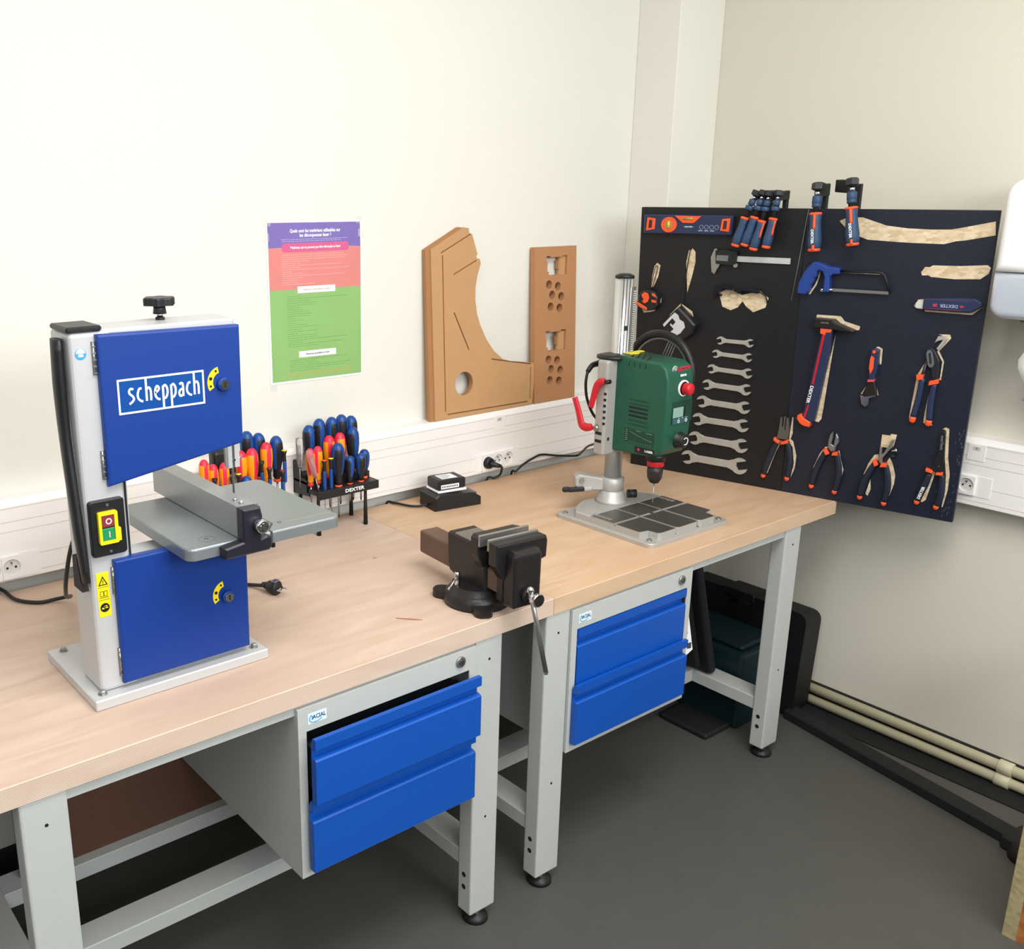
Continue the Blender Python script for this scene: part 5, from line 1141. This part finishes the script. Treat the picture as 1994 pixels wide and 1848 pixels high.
# glasses
t = tl('safety_glasses', 'smoked safety glasses hanging over bare silhouette on tool board', 'glasses', 33, 59.5)
tb_(pr_([(25.6, 59.0), (25.9, 60.7), (27.2, 61.5), (28.6, 61.2), (30.4, 60.1), (33.4, 60.4), (36.9, 60.9), (39.4, 59.6), (38.6, 59.4), (34.0, 59.9), (33.2, 58.9), (31.0, 60.0), (28.2, 59.9), (26.6, 58.8), (26.0, 57.2)], -.020, -.006, .002), 'lens', M_SMOKE, t)
tb_(MB().tube([pt(26.2, 58.9, -.012), pt(27.0, 58.4, -.010), pt(27.3, 58.0, -.004)], .0035, 8, sub=3).tube([pt(39.0, 59.8, -.014), pt(40.6, 58.6, -.008), pt(41.2, 56.6, -.004)], .0022, 8, sub=3), 'temple', M_BLK, t)
tb_(MB().tube([pt(31.5, 60.3, -.02), pt(30.2, 59.0, -.012), pt(29.6, 57.8, -.004)], .0009, 6, sub=3), 'nose_wire', M_STEEL, t)
# hacksaw
t = tl('hacksaw', 'small hacksaw with blue pistol handle hanging right of board joint', 'hacksaw', 56, 64)
tb_(pr_([(52.2, 60.0), (50.0, 60.2), (49.9, 61.5), (50.1, 63.2), (51.0, 65.6), (52.0, 67.4), (53.4, 69.0), (54.2, 69.2), (55.3, 68.9), (57.6, 68.0), (60.7, 67.7), (60.7, 66.2), (59.1, 66.0), (58.3, 65.2), (58.4, 61.1), (56.9, 60.9), (56.9, 65.3), (56.3, 66.6), (55.5, 67.0), (54.8, 66.6), (54.7, 65.2), (54.2, 64.8), (53.9, 63.6), (53.3, 62.6), (53.1, 61.2)], -.026, 0, .003), 'handle', mat('hacksaw_blue', '22408A', .4), t)
tb_(MB().tube([pt(60.5, 66.9, -.012), pt(71.0, 67.0, -.012), pt(72.0, 66.4, -.012), pt(73.9, 61.8, -.012)], .0035, 10), 'frame_bar', M_BLK, t)
tb_(MB().box(.582, .736, -.014, -.012, .6125, .6205, mtx=PM), 'saw_blade', M_STEEL, t)
tb_(MB().cyl(pt(57.9, 61.7, -.018), pt(59.3, 61.7, -.018), .004, 10).cyl(pt(56.0, 61.3, -.012), pt(56.9, 61.6, -.012), .006, 10), 'blade_clamp', M_CHROME, t)
tb_(MB().tube([pt(60.6, 66.5, -.013), pt(71.0, 66.5, -.013)], .0006, 6), 'frame_edge', M_STEEL, t)
# utility knife
t = tl('utility_knife', 'navy utility knife with white blade end, right side of tool board', 'knife', 88, 59.3)
tb_(pr_([(82.4, 60.7), (90, 61.3), (94.4, 61.4), (95.9, 60.5), (96.1, 59.7), (93.8, 57.8), (82.4, 57.9)], -.018, 0, .003), 'handle', M_NAVY, t)
tb_(pr_([(80.5, 58.4), (80.6, 59.6), (81.4, 60.2), (82.6, 60.3), (82.6, 58.1), (81.0, 58.1)], -.010, -.002), 'blade_end', mat('pale_metal', 'C9CCC8', .4), t)
tb_(MB().text('DEXTER', .0115, FR(pt(88.6, 59.3, -.0185), -bX, iY, -uZ), sx=1.0, bold=.0002), 'lettering', mat('print_blue_grey', '9AA6C2', .5), t)
tb_(pr_([(84.8, 58.9), (85.8, 58.9), (85.8, 59.7), (84.8, 59.7)], -.0186, -.018).prism(O([(91.2, 58.9), (92.3, 59.3), (91.2, 59.7)]), -.0186, -.018, mtx=PM).box(.827, .915, -.0184, -.018, .5825, .5832, mtx=PM).box(.827, .935, -.0184, -.018, .6075, .6080, mtx=PM), 'red_marks', mat('print_red', 'B03048', .5), t)
# hammer
t = tl('hammer', 'hammer with dark head and orange striped handle, centre of right panel', 'hammer', 59, 40)
tb_(pr_([(55.5, 53.6), (60.4, 53.5), (61.7, 52.6), (66.4, 50.9), (66.1, 50.3), (61.0, 50.8), (55.5, 50.9)], -.030, -.004, .003), 'head', mat('hammer_head', '2E2C2B', .4, metal=.5), t)
tb_(pr_([(57.8, 50.9), (60.6, 50.9), (60.0, 41), (58.2, 24.0), (57.4, 22.9), (55.0, 23.4), (54.8, 25)], -.026, -.006, .003), 'handle', M_NAVY, t)
tb_(pr_([(57.4, 51.0), (60.6, 51.0), (60.2, 50.0), (58.9, 49.9), (58.9, 49.2), (57.5, 49.5)], -.0275, -.006), 'orange_collar', M_ORANGE, t)
tb_(pr_([(58.3, 50), (58.9, 50), (57.1, 34.6), (56.6, 34.8)], -.0272, -.020).prism(O([(56.1, 28.6), (56.5, 28.6), (55.5, 23.8), (55.0, 24.0)]), -.0272, -.020, mtx=PM), 'orange_stripe', M_RED, t)
tb_(pr_([(53.5, 25.1), (54.3, 25.5), (55.4, 24.4), (57.4, 23.4), (57.1, 22.0), (55.6, 22.1), (54.4, 22.7), (53.4, 24.0)], -.030, -.004, .002), 'end_cap', M_ORANGE, t)
dd = (pt(55.5, 27)-pt(56.6, 34.4)).normalized()
tb_(MB().text('DEXTER', .0125, FR(pt(56.35, 31.7, -.0275), dd, iY, dd.cross(iY)), sx=1.15, bold=.0003), 'lettering', M_WHITE, t)
tb_(MB().text('DEXTER', .006, FR(pt(58.5, 52.6, -.0303), bX, iY, uZ)), 'head_lettering', mat('faded_print', '8A8A88', .5), t)
# adjustable wrench
t = tl('adjustable_wrench', 'adjustable wrench with navy and orange handle hanging head down', 'wrench', 71.8, 40)
tb_(pr_([(71.0, 45.9), (72.0, 46.5), (73.1, 45.9), (73.2, 41.9), (72.7, 37.5), (71.2, 37.0), (70.8, 41.6)], -.016, 0, .003), 'handle', M_NAVY, t)
tb_(pr_([(71.3, 44.4), (72.1, 43.9), (72.2, 41.0), (71.6, 39.2), (71.1, 40.8), (71.1, 43.4)], -.0172, -.015), 'orange_inlay', M_ORANGE, t); tb_(pr_(circ(71.9, 45.5, .45, 16), -.0172, -.015), 'orange_ring', M_ORANGE, t)
tb_(pr_([(71.1, 37.6), (72.8, 37.8), (72.8, 37.2), (71.1, 36.9)], -.0172, -.002), 'orange_band', mat('coral_band', 'D0505A', .4), t)
tb_(pr_([(71.2, 37.0), (72.7, 37.2), (73.3, 35.4), (73.8, 33.3), (70.4, 32.4), (69.9, 33.0)], -.013, -.002, .002), 'head', M_IRON, t)
tb_(pr_([(69.5, 32.6), (71.5, 33.0), (73.7, 33.8), (73.6, 33.0), (71.9, 32.2), (71.9, 30.4), (71.2, 29.6), (70.0, 30.3)], -.012, -.003, .001), 'jaw', M_CHROME, t)
# water pump pliers
t = tl('water_pump_pliers', 'long water pump pliers with navy grips, right side of tool board', 'pliers', 86, 40)
tb_(pr_([(84.5, 45.0), (84.6, 47.4), (85.6, 47.9), (86.6, 47.3), (88.1, 44.4), (88.3, 39.5), (86.9, 39.6), (86.4, 42.0), (85.3, 43.5)], -.013, -.002, .002), 'pivot_body', mat('pliers_black', '202227', .4), t)
tb_(pr_([(84.7, 46.3), (85.0, 47.2), (85.7, 47.4), (86.2, 46.8), (87.0, 43.9), (86.8, 42.9), (86.0, 42.6), (85.5, 43.2)], -.0140, -.012, holes=[[(85.3, 46.2), (85.7, 46.7), (86.4, 43.8), (85.9, 43.5)]]), 'slot_plate', mat('slot_steel', '70777D', .4, metal=.5), t)
tb_(pr_([(86.3, 49.3), (86.9, 51.0), (88.8, 51.2), (89.2, 50.5), (87.4, 47.4), (86.9, 47.7), (88.2, 50.2), (87.2, 49.9)], -.011, -.002, .001), 'jaw', M_WRENCH, t)
for P, R_ in (([(85.0, 43.8), (84.5, 40.6), (84.4, 38.6)], .0042), ([(87.7, 42), (87.6, 39.5), (87.6, 38.2)], .0045)): tb_(MB().tube([pt(*p, -.008) for p in P], R_, 8), 'tang', mat('pliers_black', '202227', .4), t)
for P in ([(84.6, 39.5), (84.3, 34), (83.6, 28.4)], [(87.6, 38.4), (87.4, 33), (87.6, 28.0)]):
    o = tb_(MB().tube([pt(*p, -.010) for p in P], [.0075, .0080, .0080], 12, sub=4, flat=.8, nrm=iY), 'grip', M_NAVY, t)
    e = P[-1]; tb_(MB().tube([pt(e[0], e[1]+.2, -.010), pt(e[0]-.1, e[1]-.9, -.010), pt(e[0]-.2, e[1]-1.5, -.010)], [.0083, .0085, .005], 12, sub=2, flat=.8, nrm=iY), 'end_cap', M_ORANGE, o)
tb_(pr_([(83.1, 40.3), (84.9, 40.6), (84.8, 39.2), (83.3, 38.9)], -.019, -.002, .001), 'orange_collar', M_ORANGE, t); tb_(pr_([(86.4, 38.9), (88.6, 39.8), (88.6, 38.5), (86.4, 37.8)], -.019, -.002, .001), 'orange_collar', M_ORANGE, t)
# small pliers
def pliers(label, u, v, legs, collars, headf, group='pliers along the lower right of the board'):
    t = tl('pliers', label, 'pliers', u, v, group)
    headf(t)
    for P in legs:
        o = tb_(MB().tube([pt(*p, -.010) for p in P], [.0070]+[.0088]*(len(P)-2)+[.0070], 12, sub=4, flat=.75, nrm=iY), 'grip', mat('grip_navy_black', '1B2233', .5), t)
        e = P[-1]; e0 = P[-2]; d = Vector((e[0]-e0[0], e[1]-e0[1])).normalized()
        tb_(MB().tube([pt(e[0], e[1], -.010), pt(e[0]+d.x*.7, e[1]+d.y*.7, -.010), pt(e[0]+d.x*1.2, e[1]+d.y*1.2, -.010)], [.0074, .0072, .0035], 12, sub=2, flat=.75, nrm=iY), 'end_cap', M_ORANGE, o)
    for c in collars: tb_(pr_(c, -.019, -.003, .001), 'orange_collar', M_ORANGE, t)
MP = mat('pliers_steel', '6E6C68', .4, metal=.6)
def h1(t):
    tb_(pr_([(48.2, 23.2), (48.7, 23.4), (48.9, 20.4), (49.2, 20.4), (49.2, 23.6), (49.7, 23.6), (49.7, 19.6), (49.9, 19.6), (50.0, 23.3), (50.6, 23.3), (50.9, 20.0), (50.7, 16.7), (47.6, 16.7), (48.0, 19.5)], -.013, -.002, .001), 'jaws', MP, t)
pliers('combination pliers with dark grips, leftmost of the lower row', 49, 14,
       [[(48.0, 16.2), (46.6, 12), (45.4, 8), (44.7, 4.8)], [(50.7, 16.2), (51.8, 12.5), (52.2, 9), (51.7, 5.2)]],
       [[(47.0, 17.0), (48.8, 15.9), (48.4, 15.2), (46.9, 16.1)], [(49.2, 15.9), (51.2, 17.0), (51.2, 15.8), (49.3, 15.1)]], h1)
def h2(t):
    tb_(pr_([(62.4, 18.3), (62.7, 20.2), (63.4, 21.3), (63.5, 19.4), (63.2, 17.4), (64.0, 17.0), (64.3, 20.8), (65.0, 19.6), (65.2, 18.2), (64.6, 16.9), (64.4, 15.6), (63.4, 15.2), (62.4, 16.4)], -.013, -.002, .001), 'jaws', mat('cutter_steel', '8E9094', .3, metal=.7), t)
pliers('diagonal cutting pliers with short silver jaws, second of the lower row', 63.5, 12,
       [[(62.0, 15.0), (60.6, 11.5), (59.6, 8), (59.0, 4.2)], [(65.0, 15.0), (66.0, 11), (66.2, 7.5), (65.6, 3.6)]],
       [[(61.2, 15.6), (62.2, 15.9), (63.0, 14.5), (62.2, 14.0)], [(63.8, 14.2), (64.0, 15.1), (65.4, 15.4), (65.4, 14.4)]], h2)
def h3(t):
    tb_(pr_([(76.3, 18.6), (76.3, 15.6), (76.6, 14.2), (77.4, 13.8), (77.2, 15.4), (79.2, 18.9), (79.6, 21.2), (79.2, 21.2), (77.4, 17.0), (76.9, 16.6), (76.8, 18.6)], -.013, -.002, .001), 'jaws', mat('stripper_steel', '97948E', .35, metal=.6), t)
    tb_(MB().cyl(pt(79.3, 18.0, -.010), pt(80.6, 18.4, -.010), .0028, 10).cyl(pt(80.3, 18.3, -.010), pt(80.8, 18.5, -.010), .006, 14).cyl(pt(79.2, 16.6, -.010), pt(80.4, 16.4, -.010), .0045, 12, mi=1), 'adjusting_screw', [M_CHROME, M_BLKM], t)
pliers('wire stripping pliers with adjusting screw, third of the lower row', 77, 12,
       [[(75.6, 14.0), (74.2, 10.6), (73.0, 7), (72.6, 3.4)], [(78.4, 13.6), (79.2, 10.5), (79.6, 7), (79.1, 2.8)]],
       [[(74.9, 14.5), (75.6, 15.0), (76.4, 13.5), (75.6, 12.9)], [(77.0, 13.0), (77.2, 14.1), (78.7, 14.4), (78.7, 13.3)]], h3)
def h4(t):
    tb_(pr_([(90.9, 19.8), (91.0, 25.2), (91.6, 25.7), (92.0, 25.2), (92.6, 18.0), (92.3, 14.2), (90.3, 14.0), (90.0, 15.0), (90.4, 18.0)], -.011, -.002, .001), 'jaws', mat('long_jaw_black', '1A1B1E', .4), t)
    tb_(MB().text('mm²/mm', .011, FR(pt(91.5, 22.4, -.0114), (-uZ+bX*.06).normalized(), iY, bX)).cyl(pt(91.6, 15.8, -.011), pt(91.6, 15.8, -.0116), .0012, 8), 'jaw_print', mat('faded_print', '8A8A88', .5), t)
pliers('long nosed crimping pliers with black jaws, rightmost of the lower row', 91, 12,
       [[(89.6, 13.2), (88.9, 10), (88.0, 7), (87.5, 4.9)], [(92.6, 13.4), (93.0, 10), (93.0, 7), (92.4, 4.4)]],
       [[(88.6, 14.7), (90.4, 14.2), (90.3, 13.5), (88.6, 13.9)], [(91.2, 13.9), (92.8, 14.1), (92.8, 13.4), (91.2, 13.3)]], h4)
dd = (pt(88.9, 9.6)-pt(88.0, 6.2)).normalized()
tb_(MB().text('DEXTER', .0105, FR(pt(88.35, 7.6, -.019), dd, iY, dd.cross(iY)), sx=1.0, bold=.0003), 'lettering', M_WHITE, [o for o in COL.objects if o.get('label') == 'long nosed crimping pliers with black jaws, rightmost of the lower row'][0])
# open ended wrenches
def cshape(cx_, cz_, R_, w_, ang, depth):
    dl = math.asin(w_/2/R_)
    P = [(cx_+R_*cos(ang+dl+(2*pi-2*dl)*i/26), cz_+R_*sin(ang+dl+(2*pi-2*dl)*i/26)) for i in range(27)]
    n = (-sin(ang), cos(ang)); b = (cx_-cos(ang)*depth, cz_-sin(ang)*depth)
    P += [(b[0]-n[0]*w_/2, b[1]-n[1]*w_/2), (b[0]-cos(ang)*w_*.15, b[1]-sin(ang)*w_*.15), (b[0]+n[0]*w_/2, b[1]+n[1]*w_/2)]
    return P
ordn = ['smallest open ended wrench, top of the wrench column', 'second smallest open ended wrench, second from the top', 'third open ended wrench from the top of the wrench column', 'fourth open ended wrench from the top of the wrench column', 'fifth open ended wrench from top, left end beside drill display', 'sixth open ended wrench from top, left jaw partly behind drill', 'second largest open ended wrench, behind the drill speed knob', 'largest open ended wrench, at the bottom of the wrench column']
WR = [(27.2, 44.4, 1.20, 37.9, 44.4, 1.22), (26.1, 40.2, 1.25, 37.8, 40.0, 1.33), (25.0, 35.4, 1.4, 38.2, 35.2, 1.5), (23.8, 30.3, 1.6, 38.2, 30.15, 1.7), (22.4, 24.75, 1.85, 38.3, 24.55, 1.90), (21.4, 18.9, 1.95, 38.3, 18.85, 2.0), (20.6, 12.6, 2.1, 38.5, 12.4, 2.2), (18.6, 5.9, 2.2, 38.8, 5.85, 2.6)]
for i, (ua, va, ra_, ub_, vb_, rb_) in enumerate(WR):
    t = tl('open_end_wrench', 'grey ' + ordn[i], 'wrench', (ua+ub_)/2, va, 'open ended wrenches in a column on the board')
    c1 = (ua+ra_*.72, va); c2 = (ub_-rb_*.72, vb_); w_ = .44*(ra_+rb_)/2*1.05
    m = pr_(cshape(c1[0], c1[1], ra_, ra_*1.0, pi+.28, ra_*.25), -.008, -.001, 0); o = tb_(m, 'jaw', M_WRENCH, t)
    m = pr_(cshape(c2[0], c2[1], rb_, rb_*1.0, .28, rb_*.25), -.008, -.001, 0); tb_(m, 'jaw', M_WRENCH, t)
    a_ = c1[0]+ra_*.55; b2 = c2[0]-rb_*.55
    sh_ = [(a_, c1[1]-ra_*.78), (a_+ra_*.9, c1[1]-w_), (b2-rb_*.9, c2[1]-w_*1.05), (b2, c2[1]-rb_*.78), (b2, c2[1]+rb_*.78), (b2-rb_*.9, c2[1]+w_*1.05), (a_+ra_*.9, c1[1]+w_), (a_, c1[1]+ra_*.78)]
    tb_(pr_(sh_, -.0075, -.0012, .0012), 'shank', M_WRENCH, t)

# ------------------------------------------------------------------ paper dispenser on right wall
DP = thing('paper_dispenser', 'white paper towel dispenser with frosted lower half on right wall', 'dispenser', (1.40, -.46, 1.36))
def shell(z0, z1, bt, name, m, r=.045):
    ol_ = rrect(-.610, -.322, z0, z1, r, 6) if bt == 'x' else bt
    return MB().prism(ol_, 1.17, 1.40, mtx=FR((0, 0, 0), (0, 1, 0), (1, 0, 0), (0, 0, 1)), bev=.02, seg=4, smooth=True).build(name, m, DP, True)
ro = lambda z0, z1, top: ([(-.610, z0), (-.330, z0)]+[(-.330-.045+.045*cos(a), z1-.045+.045*sin(a)) for a in [radians(k*15) for k in range(7)]]+[(-.610+.045-.045*cos(a), z1-.045+.045*sin(a)) for a in [radians(90-k*15) for k in range(7)]]) if top else ([(-.610, z1)]+[(-.610+.035-.035*cos(a), z0+.035-.035*sin(a)) for a in [radians(k*15) for k in range(7)]]+[(-.330-.035+.035*cos(a), z0+.035-.035*sin(a)) for a in [radians(90-k*15) for k in range(7)]]+[(-.330, z1)])
shell(1.466, 1.690, ro(1.466, 1.690, True), 'upper_cover', M_PAPER)
shell(1.352, 1.464, ro(1.352, 1.464, False), 'lower_cover', M_CLEARF)
MB().cyl((1.29, -.37, 1.345), (1.29, -.55, 1.345), .010, 12).box(1.26, 1.33, -.49, -.40, 1.336, 1.356).build('dispensing_slot', mat('slot_grey', '8C8E8C', .5), DP, True)
sheet = MB()
n1 = 10
for i in range(n1+1):
    z = 1.345-.20*i/n1; y0_ = -.405-.016*sin(i*.9)-.01*(i/n1); x_ = 1.24+.012*sin(i*.6)
    for j in range(5): sheet.v.append(Vector((x_+.006*sin(j*1.7+i*.3), y0_-.045*j, z-.004*j)))
for i in range(n1):
    for j in range(4):
        a = i*5+j; sheet.f.append([a, a+5, a+6, a+1]); sheet.m.append(0); sheet.sm.append(True)
so = sheet.build('paper_towel', M_PAPER, DP, True)
md = so.modifiers.new('s', 'SOLIDIFY'); md.thickness = .001

# ------------------------------------------------------------------ things on the floor
OB = thing('plywood_crate', 'strand board crate at lower right corner of photo, on floor', 'crate', (.80, -.95, 0))
MB().box(.7455, .7635, -1.30, -.758, 0, .60).build('side_board', M_OSBF, OB, True)
MB().box(.742, .7455, -.785, -.757, 0, .60).box(.7455, .7635, -.758, -.755, 0, .60).build('pale_edge', M_OSBE, OB, True)
MB().box(.7635, 1.10, -.776, -.758, 0, .60).build('end_board', M_OSBF, OB, True)
RL = thing('floor_rail', 'black metal rail with foot lying on floor beside right wall', 'rail', (1.2, -.25, 0))
p0 = Vector((1.248, .10, 0)); p1 = Vector((1.120, -.64, 0)); d = (p1-p0).normalized(); s_ = Vector((-d.y, d.x, 0))
MB().box(-.028, .028, 0, (p1-p0).length, 0, .032, .004, mtx=FR(p0, -s_, d, (0, 0, 1))).build('bar', M_BLKM, RL, True)
MB().lathe([(.05, 0), (.05, .02), (.035, .045), (.0, .05)], 20, mtx=TR((1.08, -.685, 0))).build('round_foot', mat('dark_rubber', '241C1A', .6), RL, True)
MB().box(-.05, .05, -.02, .09, .0, .04, .006, mtx=FR(p1, -s_, d, (0, 0, 1))).build('end_block', M_BLKM, RL, True)
# tool case leaning near the right wall
TC = thing('tool_case', 'black tool case with carry handle standing against right wall', 'case', (1.31, .36, 0))
cy0, cy1 = .085, .56
LM = TR((1.238, 0, .006)) @ Matrix.Rotation(.07, 4, 'Y')
CM = FR((0, 0, 0), (0, 1, 0), (1, 0, 0), (0, 0, 1))
sl_ = rrect(.285, .390, .302, .330, .006)
MB().prism(rrect(cy0, cy1, 0, .352, .03), 0, .05, holes=[sl_], mtx=LM @ CM).prism(rrect(cy0+.004, cy1-.004, .004, .347, .03), .052, .098, holes=[sl_], mtx=LM @ CM).build('case_shell', M_CASE, TC, True)
MB().prism(rrect(.275, .40, .331, .358, .006), -.004, .09, mtx=LM @ CM, bev=.003).build('carry_handle', M_CASE, TC, True)
for y in (.16, .48): MB().box(y-.02, y+.02, -.006, .0, .285, .325, .002, mtx=LM @ CM).build('latch', M_BLKM, TC, True)
TE = thing('tool_box', 'dark teal power tool box under right bench', 'case', (1.08, .35, 0))
MB().box(1.03, 1.245, .150, .50, 0, .262, .012, seg=2).build('box_body', M_TEAL, TE, True)
MB().box(1.05, 1.22, .17, .48, .262, .278, .006).build('lid', M_TEAL, TE, True); MB().box(1.022, 1.03, .27, .38, .17, .22, .003).build('latch', M_TEAL, TE, True)
BG = thing('folded_stand', 'tall black padded panel leaning under right bench by the cabinet', 'stand', (.95, .3, 0))
MB().box(0, .032, 0, .26, 0, .535, .012, seg=3, mtx=TR((.950, .205, .195)) @ Matrix.Rotation(-.30, 4, 'Y')).build('panel', mat('fabric_black', '15171C', .7, bump=.3, bscale=500), BG, True)
MB().box(0, .02, .03, .2, .02, .50, .006, mtx=TR((.925, .205, .195)) @ Matrix.Rotation(-.30, 4, 'Y')).build('rear_panel', M_BLKM, BG, True)
MB().tube([(.83, .30, .62), (.89, .26, .60), (.93, .22, .62), (.945, .21, .66), (.94, .21, .735)], .0045, 8, sub=4).build('carry_strap', M_BLK, BG, True)
FP = MB().box(-.065, .065, -.09, .09, 0, .02, .006, mtx=TR((.965, .26, 0))).build('floor_slab', M_BLKM); tag(FP, 'flat black plate lying on floor under right bench', 'plate')  # plain flat black slab on the floor
TG = thing('hanging_tag', 'white cardboard tag with barcode sticking out beside right cabinet', 'tag', (.53, .02, .53))
TMx = FR((0, .016, 0), (1, 0, 0), (0, 1, 0), (0, 0, 1))
MB().prism([(.510, .475), (.530, .466), (.563, .478), (.531, .592), (.520, .64), (.510, .64)], 0, .0012, mtx=TMx).build('card', M_PAPER, TG, True)
m = MB()
for k in range(9): m.box(.5365+k*.0021, .5375+k*.0021+(.0006 if k % 3 else 0), -.0004, 0, .487-.001*k*.3, .504-.001*k*.3, mtx=TMx)
m.prism(circ(.531, .535, .0035, 12, rz=.0055), -.0004, 0, mtx=TMx); m.build('barcode', M_BLACKP, TG, True)
MB().box(.5105, .5305, .016, .05, .630, .668, .002).build('orange_clip', M_ORANGE, TG, True)
